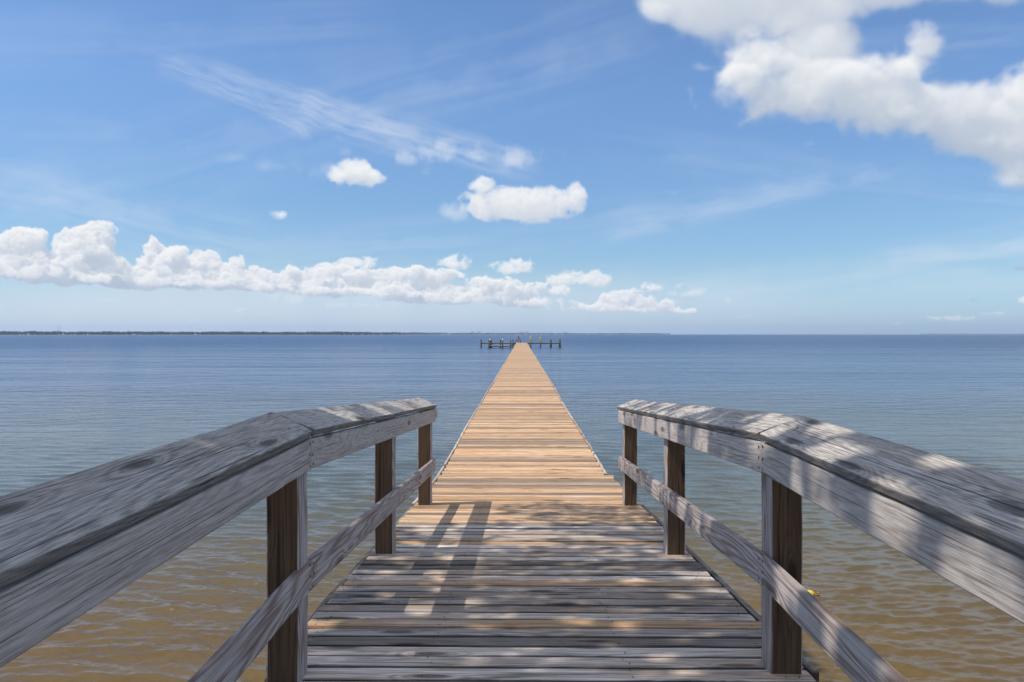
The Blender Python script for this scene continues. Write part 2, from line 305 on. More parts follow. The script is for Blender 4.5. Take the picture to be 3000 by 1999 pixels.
class MB:
    """collects vertices and faces, each vertex with its own wood coordinate and tone"""
    def __init__(s): s.v = []; s.f = []; s.g = []; s.r = []; s.m = []; s.e = []
    def add(s, V, F, G=None, tone=0.0, mat=0, edge=None):
        o = len(s.v); s.v += [tuple(p) for p in V]; s.f += [tuple(i + o for i in f) for f in F]
        s.g += [tuple(p) for p in (G if G is not None else V)]; s.r += [tone] * len(V); s.e += (edge if edge is not None else [0.0] * len(V)); s.m += [mat] * len(F)
    def box(s, x0, x1, y0, y1, z0, z1, tone=0.0, mat=0, along='x'):
        V = [(x, y, z) for x in (x0, x1) for y in (y0, y1) for z in (z0, z1)]
        F = [(0, 1, 3, 2), (4, 6, 7, 5), (0, 4, 5, 1), (2, 3, 7, 6), (0, 2, 6, 4), (1, 5, 7, 3)]
        off = (RND.uniform(0, 90), RND.uniform(0, 90), RND.uniform(0, 90))
        perm = {'x': (0, 1, 2), 'y': (1, 0, 2), 'z': (2, 0, 1)}[along]
        s.add(V, F, [tuple(p[perm[k]] + off[k] for k in range(3)) for p in V], tone, mat)
    def tube(s, pts, rad, n=10, tone=0.0, mat=0, caps=True):
        P = [Vector(p) for p in pts]; R = rad if isinstance(rad, (list, tuple)) else [rad] * len(P)
        V = []; F = []; prev = None
        for i, p in enumerate(P):
            t = (P[min(i+1, len(P)-1)] - P[max(i-1, 0)]).normalized()
            if prev is None: u = t.orthogonal().normalized()
            else: u = (prev - t * prev.dot(t)).normalized()
            prev = u; w = t.cross(u)
            for k in range(n):
                a = 2*math.pi*k/n; V.append(p + (u*math.cos(a) + w*math.sin(a)) * R[i])
        for i in range(len(P)-1):
            for k in range(n):
                k2 = (k+1) % n; F.append((i*n+k, i*n+k2, (i+1)*n+k2, (i+1)*n+k))
        if caps: F.append(tuple(range(n-1, -1, -1))); F.append(tuple((len(P)-1)*n + k for k in range(n)))
        off = RND.uniform(0, 50)
        s.add(V, F, [(p.z + off, p.x, p.y) for p in V], tone, mat)
    def lathe(s, c, prof, n=16, tone=0.0, mat=0, axis='z'):
        """prof: (radius, height)"""
        V = []; F = []
        for r, h in prof:
            for k in range(n):
                a = 2*math.pi*k/n; q = (r*math.cos(a), r*math.sin(a), h)
                if axis == 'x': q = (q[2], q[0], q[1])
                if axis == 'y': q = (q[0], q[2], q[1])
                V.append((c[0]+q[0], c[1]+q[1], c[2]+q[2]))
        for i in range(len(prof)-1):
            for k in range(n):
                k2 = (k+1) % n; F.append((i*n+k, i*n+k2, (i+1)*n+k2, (i+1)*n+k))
        F.append(tuple(range(n-1, -1, -1))); F.append(tuple((len(prof)-1)*n + k for k in range(n)))
        s.add(V, F, None, tone, mat)
    def disc(s, c, nrm, r, n=7, mat=0, tone=0.0):
        nrm = Vector(nrm).normalized(); u = nrm.orthogonal().normalized(); w = nrm.cross(u); c = Vector(c)
        V = [c + (u*math.cos(2*math.pi*k/n) + w*math.sin(2*math.pi*k/n)) * r for k in range(n)]
        V2 = [p - nrm * .0012 + (p - c) * .15 for p in V]
        s.add(V + V2, [tuple(range(n))] + [(k, n+k, n+(k+1) % n, (k+1) % n) for k in range(n)], None, tone, mat)
    def build(s, name, mats, parent=None, smooth=False, origin=None):
        me = bpy.data.meshes.new(name)
        off = Vector(origin) if origin is not None else Vector((0, 0, 0))
        me.from_pydata([tuple(Vector(p) - off) for p in s.v], [], s.f)
        a = me.attributes.new('grain', 'FLOAT_VECTOR', 'POINT'); a.data.foreach_set('vector', np.array(s.g, np.float32).ravel())
        a = me.attributes.new('tone', 'FLOAT', 'POINT'); a.data.foreach_set('value', np.array(s.r, np.float32))
        a = me.attributes.new('edge', 'FLOAT', 'POINT'); a.data.foreach_set('value', np.array(s.e, np.float32))
        for m in (mats if isinstance(mats, (list, tuple)) else [mats]): me.materials.append(m)
        if max(s.m) > 0: me.polygons.foreach_set('material_index', s.m)
        if smooth: me.polygons.foreach_set('use_smooth', [True] * len(me.polygons))
        me.update()
        o = bpy.data.objects.new(name, me); COL.objects.link(o)
        if parent is not None: o.parent = parent; o.location = off
        else: o.location = off
        return o

def smooth_rand(n, amp, cell):
    k = max(4, int(n / cell) + 3); r = NR.uniform(-amp, amp, k); x = np.linspace(1, k-2, n)
    i = np.minimum(x.astype(int), k-2); f = x - i; f = f*f*(3-2*f)
    return r[i]*(1-f) + r[np.minimum(i+1, k-1)]*f

def board(mb, p0, p1, wv, tv, W, T, seg=1, bev=.004, wear=0.0, cup=0.0, tone=0.0, mat=0, end0=0.0, end1=0.0, gscale=1.0):
    """timber from p0 to p1 (centre of the section), width W along wv, thickness T along tv, worn edges"""
    p0 = Vector(p0); p1 = Vector(p1); wv = Vector(wv).normalized(); tv = Vector(tv).normalized()
    L = (p1 - p0).length; d = (p1 - p0) / L
    b = bev; hw = W/2; ht = T/2
    prof = [(-hw, -ht+b), (-hw, ht-b), (-hw+b*.3, ht-b*.3), (-hw+b, ht), (-hw*.5, ht), (0, ht), (hw*.5, ht), (hw-b, ht), (hw-b*.3, ht-b*.3), (hw, ht-b), (hw, -ht+b), (hw-b, -ht), (-hw+b, -ht)]
    n = len(prof); off = (RND.uniform(0, 90), RND.uniform(0, 90), RND.uniform(0, 90))
    ns = seg + 1
    ea = smooth_rand(ns, wear, 2.2) + smooth_rand(ns, wear*.6, 1.0); eb = smooth_rand(ns, wear, 2.2) + smooth_rand(ns, wear*.6, 1.0)
    ez = smooth_rand(ns, wear*.8, 2.5); ez2 = smooth_rand(ns, wear*.8, 2.5)
    V = []; G = []
    for i in range(ns):
        s = i / seg
        for (a, c) in prof:
            q = a / hw
            sh = (eb[i] if q > .9 else ea[i] if q < -.9 else 0.0) * (-1 if q > 0 else 1) * 1.0
            a2 = a + abs(sh) * (-1 if q > 0 else 1)
            c2 = c + (ez[i] * max(q, 0) + ez2[i] * max(-q, 0)) * .6 - (cup * q * q if c > 0 else 0)
            if abs(q) > .9 and c > 0: c2 -= abs(sh) * .5
            sl = s * L
            if i == 0: sl += end0 * q
            if i == ns-1: sl += end1 * q
            V.append(p0 + d*sl + wv*a2 + tv*c2); G.append((sl + off[0], a2 + off[1], c2 + off[2]))
    F = []
    for i in range(ns-1):
        for k in range(n):
            k2 = (k+1) % n; F.append((i*n+k, i*n+k2, (i+1)*n+k2, (i+1)*n+k))
    F.append(tuple(range(n-1, -1, -1))); F.append(tuple((ns-1)*n + k for k in range(n)))
    if tv.cross(wv).dot(d) > 0: pass
    else: F = [tuple(reversed(f)) for f in F]
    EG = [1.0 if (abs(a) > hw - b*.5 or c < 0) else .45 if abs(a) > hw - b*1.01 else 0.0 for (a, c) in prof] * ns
    mb.add(V, F, G, tone, mat, EG)

# ============================ materials ======================================================
def new_mat(name):
    m = bpy.data.materials.new(name); m.use_nodes = True; T = NT(m.node_tree); T.n.clear()
    bs = T.new('ShaderNodeBsdfPrincipled'); out = T.new('ShaderNodeOutputMaterial'); T.l.new(bs.outputs[0], out.inputs[0])
    return m, T, bs
def plain(name, col, rough=.6, var=.12, scale=8.0, metal=0.0, bump=.0):
    m, T, bs = new_mat(name)
    tc = T.new('ShaderNodeTexCoord'); n = T.noise(tc.outputs['Object'], scale, 4, .6)
    c0 = [c * (1 - var) for c in col]; c1 = [min(1, c * (1 + var)) for c in col]
    T.l.new(T.mix(T.smooth(n, .3, .7), c0, c1), bs.inputs['Base Color'])
    bs.inputs['Roughness'].default_value = rough; bs.inputs['Metallic'].default_value = metal
    if bump:
        b = T.new('ShaderNodeBump'); b.inputs['Strength'].default_value = .6; b.inputs['Distance'].default_value = bump
        T.l.new(n, b.inputs['Height']); T.l.new(b.outputs[0], bs.inputs['Normal'])
    return m
def wood(name, lo, hi, warm, warm_amt=.3, ring_amt=.5, rings=16, knots=.5, crack=.5, tone_amt=.35, stain=.4, stain_col=(.05, .05, .055), rough=.8, bump=.0022, pale=None, pale_amt=0.0, ckf=62, along=.55, edge_dark=.35, greyed=0.0, ff=170, fl=2.6, wob=.7):
    m, T, bs = new_mat(name)
    ga = T.new('ShaderNodeAttribute', attribute_name='grain'); ta = T.new('ShaderNodeAttribute', attribute_name='tone')
    P = ga.outputs['Vector']; tone = ta.outputs['Fac']
    S = lambda x, y, z: T.vmath('MULTIPLY', P, (x, y, z))
    n1 = T.noise(S(along, 6.0, 6.0), 1.0, 1.6, .45)
    vor = T.new('ShaderNodeTexVoronoi', feature='F1', voronoi_dimensions='2D'); T.l.new(S(1.5, 7.0, 0.0), vor.inputs['Vector']); vor.inputs['Scale'].default_value = 1.0; vor.inputs['Randomness'].default_value = 1.0
    sepc = T.new('ShaderNodeSeparateColor'); T.l.new(vor.outputs['Color'], sepc.inputs[0])
    has = T.math('GREATER_THAN', sepc.outputs[0], 1 - knots)
    kd = T.smooth(vor.outputs['Distance'], .52, .0)
    kd = T.math('MULTIPLY', T.math('POWER', kd, 2.0), has)
    kcore = T.math('MULTIPLY', T.smooth(vor.outputs['Distance'], .20, .07), has)
    F = T.math('MULTIPLY_ADD', n1, float(rings), T.math('MULTIPLY', kd, 3.2))
    F = T.math('MULTIPLY_ADD', T.noise(S(2.2, 34, 34), 1.0, 2, .5), wob, F)
    ring = T.math('SINE', T.math('MULTIPLY', F, 6.2832))
    ring = T.math('MULTIPLY_ADD', ring, .5, .5)
    ring = T.math('POWER', ring, 1.6)
    fine = T.noise(S(fl, ff, ff), 1.0, 4, .65)
    fine2 = T.noise(S(7, 420, 420), 1.0, 2, .5)
    ck = T.noise(S(1.0, ckf, ckf), 1.0, 3, .55)
    ck = T.smooth(ck, .605, .665)
    st = T.noise(S(1.7, 9, 9), 1.0, 4, .6)
    body = T.math('ADD', T.math('MULTIPLY', ring, -ring_amt), T.math('MULTIPLY_ADD', T.smooth(fine, .36, .64), .62, T.math('MULTIPLY', fine2, .3)))
    body = T.math('ADD', body, .34, clamp=True)
    c = T.mix(body, lo, hi)
    c = T.mix(T.math('MULTIPLY', T.smooth(T.noise(S(.9, 14, 14), 1.0, 3, .6), .42, .70), warm_amt), c, warm)
    if pale is not None:
        c = T.mix(T.math('MULTIPLY', T.smooth(T.noise(S(.8, 26, 26), 1.0, 4, .65), .50, .72), pale_amt), c, pale)
    c = T.mix(T.math('MULTIPLY', T.smooth(st, .54, .74), stain), c, stain_col)
    c = T.mix(T.math('MULTIPLY', kcore, .75), c, [v * .35 for v in lo])
    c = T.mix(T.math('MULTIPLY', ck, crack), c, [v * .18 for v in lo])
    if greyed:
        c = T.mix(T.math('MULTIPLY', T.smooth(tone, -.15, -.9), greyed), c, T.mix(body, (.16, .12, .09), (.46, .39, .33)))
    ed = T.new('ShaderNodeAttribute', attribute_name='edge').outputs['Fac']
    ed = T.math('MULTIPLY', T.smooth(T.math('ADD', ed, T.math('MULTIPLY_ADD', st, .8, -.4)), .45, 1.0), edge_dark)
    c = T.mix(ed, c, [v * .30 for v in lo])  # board edges and sides darkened so the gaps between planks stand out
    val = T.math('MULTIPLY_ADD', tone, tone_amt, 1.0)
    v = T.vmath('SCALE', c); T.l.new(val, v.node.inputs['Scale'])
    T.l.new(v, bs.inputs['Base Color']); bs.inputs['Roughness'].default_value = rough
    bs.inputs['Specular IOR Level'].default_value = .25
    h = T.math('ADD', T.math('MULTIPLY', ring, -.25), T.math('MULTIPLY_ADD', fine, .8, T.math('MULTIPLY', ck, -1.0)))
    h = T.math('MULTIPLY_ADD', kcore, -.5, h)
    b = T.new('ShaderNodeBump'); b.inputs['Strength'].default_value = .85; b.inputs['Distance'].default_value = bump
    T.l.new(h, b.inputs['Height']); T.l.new(b.outputs[0], bs.inputs['Normal'])
    return m
M_GREY = wood('weathered_grey_wood', (.105, .085, .065), (.62, .53, .455), (.40, .25, .145), .70, .34, 15, .50, .60, .60, .62, (.055, .05, .045), bump=.0035, edge_dark=.8)
M_CAP = wood('bleached_cap_wood', (.15, .135, .12), (.62, .565, .505), (.34, .25, .18), .3, .34, 24, .70, .75, .15, .45, (.10, .09, .082), bump=.005, ckf=150, along=.55, ff=260, fl=10, wob=.35, edge_dark=.5)
M_RAIL = wood('striped_rail_wood', (.27, .18, .14), (.62, .56, .52), (.38, .29, .24), .25, .70, 19, .24, .35, .15, .12, (.14, .11, .10), ckf=100)
M_SIDE = wood('bleached_side_board_wood', (.32, .26, .22), (.64, .575, .515), (.43, .33, .26), .25, .34, 18, .34, .45, .15, .20, (.19, .16, .14), ckf=130, along=.6, ff=230, fl=9, wob=.35)
M_NEW = wood('new_tan_wood', (.25, .13, .06), (.64, .42, .235), (.44, .21, .09), .6, .38, 16, .22, .70, .42, .45, (.17, .105, .065), pale=(.62, .53, .45), pale_amt=.85, edge_dark=.5, greyed=.75)
M_BROWN = wood('brown_post_wood', (.055, .031, .017), (.16, .098, .056), (.09, .05, .024), .4, .30, 12, .2, .6, .2, .3, (.04, .03, .02))
M_TREATED = wood('wet_treated_wood', (.035, .038, .03), (.11, .12, .09), (.08, .07, .05), .4, .25, 12, .1, .4, .3, .5, (.02, .02, .02))
M_NAIL = plain('rusty_nail', (.05, .032, .025), .7, .4, 60, .3)
M_RUST = plain('rust_stain', (.22, .07, .025), .85, .4, 60)
M_WHITE = plain('white_plastic', (.78, .78, .76), .4, .05)
M_PVC = plain('pale_plastic_pipe', (.62, .66, .66), .45, .06)
M_YELLOW = plain('yellow_plastic', (.82, .50, .03), .4, .08)
M_ROPE = plain('tan_rope', (.30, .20, .10), .9, .4, 90, bump=.003)
M_LEAF = plain('tree_leaves', (.05, .09, .025), .6, .5, 3)
M_BARK = plain('bark', (.16, .12, .09), .9, .4, 9, bump=.02)
M_SAND = plain('sand', (.42, .36, .27), .95, .15, 2, bump=.02)

# ============================ the water =======================================================
def build_water():
    cols_f = np.linspace(-43, 43, 900); cols_b = np.concatenate([np.linspace(43, 317, 90)[1:-1]])
    ang = np.radians(np.concatenate([cols_f, cols_b])); nc = len(ang)
    r = [1.2]
    while r[-1] < 13000:
        q = r[-1]; st = .05 if q < 3.5 else max(.022, q*q/2400*.55) if q < 60 else q*.03*min(1, q/70)
        r.append(q + st)
    r = np.array(r); nr = len(r)
    Rr, Aa = np.meshgrid(r, ang, indexing='ij')
    X = Rr * np.sin(Aa); Y = Rr * np.cos(Aa)
    dr = np.gradient(r)[:, None]; dcell = np.maximum(dr, Rr * math.radians(.096))
    dcell = np.where(np.abs((Aa + math.pi) % (2*math.pi) - math.pi) > math.radians(43.2), 3.0, dcell)
    rs = np.random.RandomState(14); Z = np.zeros_like(X); 
    Xd = X + .10*np.sin(Y*.9 + X*.5); Yd = Y + .25*np.sin(X*.35) + .12*np.sin(X*1.1 + Y*.4)
    for i in range(84):
        lam = .09 * (.62/.09) ** rs.uniform(0, 1)
        th = rs.normal(math.radians(8), math.radians(15 + 10*(lam < .2))); k = 2*math.pi/lam
        amp = .0050 * lam ** .85 * rs.uniform(.5, 1.3)
        ph = rs.uniform(0, 2*math.pi)
        att = np.clip((lam / dcell - 2.5) / 3.0, 0, 1)
        w = np.sin(k*(Xd*math.sin(th) + Yd*math.cos(th)) + ph)
        Z += amp * att * w
    Z *= .94; Z = Z + 5 * np.clip(Z, 0, .03)**2
    V = np.stack([X, Y, Z], -1).reshape(-1, 3)
    i = np.arange(nr-1)[:, None]*nc; j = np.arange(nc)[None]; j2 = (j+1) % nc
    Fq = np.stack([i+j, i+nc+j, i+nc+j2, i+j2], -1).reshape(-1, 4)
    V = np.vstack([V, [[0, 0, 0]]]); c = len(V)-1
    tri = np.stack([np.full(nc, c), np.arange(nc), (np.arange(nc)+1) % nc], -1)
    me = bpy.data.meshes.new('water'); me.vertices.add(len(V)); me.vertices.foreach_set('co', V.astype(np.float32).ravel())
    nl = Fq.size + tri.size; me.loops.add(nl); me.loops.foreach_set('vertex_index', np.concatenate([Fq.ravel(), tri.ravel()]).astype(np.int32))
    me.polygons.add(len(Fq)+len(tri)); me.polygons.foreach_set('loop_start', np.concatenate([np.arange(len(Fq))*4, Fq.size + np.arange(len(tri))*3]).astype(np.int32))
    me.update(calc_edges=True); me.validate()
    me.polygons.foreach_set('use_smooth', [True]*len(me.polygons))
    m, T, bs = new_mat('bay_water')
    geo = T.new('ShaderNodeNewGeometry'); P = geo.outputs['Position']
    sp = T.new('ShaderNodeSeparateXYZ'); T.l.new(P, sp.inputs[0])
    wob = T.noise(T.vmath('MULTIPLY', P, (.12, .2, 0)), 1.0, 2, .5)
    yy = T.math('MULTIPLY_ADD', wob, 7.0, T.math('ADD', sp.outputs[1], -3.5))
    d1 = T.smooth(yy, 5.0, 17.0); d2 = T.smooth(yy, 13.0, 60.0)
    shal = T.mix(T.noise(T.vmath('MULTIPLY', P, (.9, 1.6, 0)), 1.0, 4, .6), (.105, .064, .020), (.168, .108, .037))
    base = T.mix(d1, shal, (.085, .095, .075)); base = T.mix(d2, base, (.020, .058, .140))
    T.l.new(base, bs.inputs['Base Color'])
    dist = T.vmath('LENGTH', P); dist = dist.node.outputs['Value']
    T.l.new(T.smooth(dist, 8, 300, .15, .30), bs.inputs['Roughness']); bs.inputs['IOR'].default_value = 1.333
    # ripples the mesh is too coarse to hold
    h1 = T.noise(T.vmath('MULTIPLY', P, (4.0, 8.0, 0)), 1.0, 4, .6, .5)
    h2 = T.noise(T.vmath('MULTIPLY', P, (.55, 1.3, 0)), 1.0, 4, .6, .3)
    h3 = T.noise(T.vmath('MULTIPLY', P, (.05, .16, 0)), 1.0, 4, .6)
    a1 = T.smooth(dist, 60, 15, 0, .014); a2 = T.smooth(dist, 8, 45, .006, .20)
    h = T.math('MULTIPLY_ADD', h1, a1, T.math('MULTIPLY', h2, a2))
    h = T.math('MULTIPLY_ADD', h3, T.smooth(dist, 25, 130, 0, 1.1), h)
    h4 = T.noise(T.vmath('MULTIPLY', P, (.22, .62, 0)), 1.0, 3, .6, .5)
    h = T.math('MULTIPLY_ADD', h4, T.smooth(dist, 10, 60, .0, .22), h)
    gust = T.noise(T.vmath('MULTIPLY', P, (.012, .045, 0)), 1.0, 4, .6)
    h = T.math('MULTIPLY', h, T.smooth(gust, .3, .7, .55, 1.45))
    b = T.new('ShaderNodeBump'); b.inputs['Strength'].default_value = 1.0; b.inputs['Distance'].default_value = 1.0
    T.l.new(h, b.inputs['Height']); T.l.new(b.outputs[0], bs.inputs['Normal'])
    me.materials.append(m)
    o = bpy.data.objects.new('water', me); COL.objects.link(o); tag(o, kind='structure')
build_water()

# ============================ the pier ========================================================
def deck_z(y):
    """height of the top of the boards"""
    if y < 3.45: return 1.60
    if y < 10.6: return 1.60 - (y - 3.45) * .5 / 7.15
    return 1.10
Y_END = 182.4
def edges(y):
    xl = -1.157 + (.012*math.sin(y*.23) + .008*math.sin(y*.61))*(1 if y > 11 else .4)
    if y < 3.47: xl = -1.085
    xr = 1.285 if y < 11.1 else 1.19 + .014*math.sin(y*.19+1) + .008*math.sin(y*.5)
    return xl, xr
pier = empty('pier', (0, 0, 0)); tag(pier, 'long narrow wooden pier of grey and tan planks running out to the bay', 'pier')
old = MB(); new = MB(); y = -2.3; pitch = .145
NEWB = (4.15, 5.06, 6.33)
while y < Y_END:
    w = .1345 + RND.uniform(-.0015, .0015); yc = y + .07; xl, xr = edges(yc)
    near = yc < 30
    is_new = yc > 7.2 or any(abs(yc - q) < pitch/2 for q in NEWB)
    jl = RND.uniform(-.014, .012); jr = RND.uniform(-.012, .014)
    zl = deck_z(yc) + (RND.uniform(-.003, .002) if near else 0); sl = (deck_z(yc+.07) - deck_z(yc-.07)) / .14
    dz = RND.uniform(-.002, .002) if near else 0
    tone = RND.uniform(-1, 1)
    if is_new and yc < 7.0: tone = RND.uniform(-.1, .3)
    mb = new if is_new else old
    skew = RND.uniform(-.004, .004) if near else 0
    if near:
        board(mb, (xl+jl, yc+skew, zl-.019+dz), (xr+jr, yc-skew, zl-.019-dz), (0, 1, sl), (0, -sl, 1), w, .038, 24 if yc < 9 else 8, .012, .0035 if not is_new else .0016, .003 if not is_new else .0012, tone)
        if 1.5 < yc < 12:
            for xx in (xl+.05, xl+.10, -.42, .48, xr-.12, xr-.06):
                for q in (-.034, .036):
                    if RND.random() < .8:
                        x2 = xx + RND.uniform(-.02, .02); y2 = yc + q + RND.uniform(-.01, .01)
                        mb.disc((x2, y2, deck_z(y2) + .0025), (0, -sl, 1), RND.uniform(.0032, .0048), mat=1 if RND.random() < .8 else 2)
    else:
        V = []; n = 6; x0 = xl+jl; x1 = xr+jr; b = .006; hw = w/2
        off = (RND.uniform(0, 90), RND.uniform(0, 90), RND.uniform(0, 90)); z = zl
        prof = [(-hw, z-.038), (-hw, z-b), (-hw+b, z), (hw-b, z), (hw, z-b), (hw, z-.038)]
        V = [(x0, yc+a, c) for a, c in prof] + [(x1, yc+a, c) for a, c in prof]
        F = [(k, (k+1) % n, n+(k+1) % n, n+k) for k in range(n)] + [tuple(range(n-1, -1, -1)), tuple(range(n, 2*n))]
        mb.add(V, F, [(p[0]+off[0], p[1]-yc+off[1], p[2]+off[2]) for p in V], tone)
    y += pitch
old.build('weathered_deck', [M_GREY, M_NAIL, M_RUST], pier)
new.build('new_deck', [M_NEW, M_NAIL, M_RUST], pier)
# side boards along the plank ends
def side_board(x, y0, y1, drop, side, tn=0.0, h=.185, t=.038):
    mb = MB(); n = max(1, int((y1-y0)/1.2)); pts = [y0 + (y1-y0)*i/n for i in range(n+1)]
    off = RND.uniform(0, 50); V = []; F = []; G = []
    for i, yy in enumerate(pts):
        xe = x(yy); zt = deck_z(yy) - drop
        for k, (a, c) in enumerate([(0, -h), (0, -.004), (.004, 0), (t-.004, 0), (t, -.004), (t, -h)]):
            V.append((xe + side*a, yy, zt + c)); G.append((yy+off, c+off, a+off))
    for i in range(n):
        for k in range(6):
            k2 = (k+1) % 6; q = (i*6+k, i*6+k2, (i+1)*6+k2, (i+1)*6+k); F.append(q if side > 0 else tuple(reversed(q)))
    F += [tuple(range(6)), tuple(n*6+k for k in range(6))]
    mb.add(V, F, G, tn); return mb.build('side_board', M_GREY, pier)
side_board(lambda y: 1.302, 3.50, 8.50, .012, 1, -.6)
side_board(lambda y: edges(y)[0] - .018, 3.42, 8.45, .03, -1, -.7)
yy = 8.5
while yy < Y_END - 1:
    L = min(4.88, Y_END - yy)
    b0 = RND.uniform(-.006, .012)
    side_board(lambda y: edges(y)[0] - .018 - b0, yy, yy + L - .006, RND.uniform(-.004, .012), -1, RND.uniform(-.3, .5))
    if yy + L > 11.2:
        y0 = max(yy, 11.2); side_board(lambda y: edges(y)[1] + .018 + b0, y0, yy + L - .006, RND.uniform(-.004, .012), 1, RND.uniform(-.3, .5))
    yy += 4.88
# stringers, cross beams and piles underneath
mb = MB()
for xs in (-1.02, 0.02, 1.06):
    for (a, b) in ((-2.3, 3.45), (3.45, 10.6), (10.6, Y_END)):
        board(mb, (xs, a, deck_z(a)-.135), (xs, b, deck_z(b)-.135), (1, 0, 0), (0, 0, 1), .04, .185, 1, .003)
mb.build('stringer', M_TREATED, pier)
yy = -1.4; piles = []
proto = MB(); proto.tube([(0, 0, -2.5), (0, 0, .3), (0, 0, .88)], [.125, .12, .115], 12)
po = None; co = None
while yy < Y_END - 2:
    zt = deck_z(yy) - .23
    for xs in (-.85, .9):
        if po is None: o = po = proto.build('pile', M_TREATED, pier, True)
        else: o = po.copy(); COL.objects.link(o); o.parent = pier
        o.location = (xs, yy, zt - .70)
    if co is None:
        mb = MB(); board(mb, (-1.12, 0, 0), (1.17, 0, 0), (0, 1, 0), (0, 0, 1), .14, .18, 1, .004); o = co = mb.build('cross_beam', M_TREATED, pier)
    else: o = co.copy(); COL.objects.link(o); o.parent = pier
    o.location = (.0, yy + .21, zt - .092)
    yy += 4.9

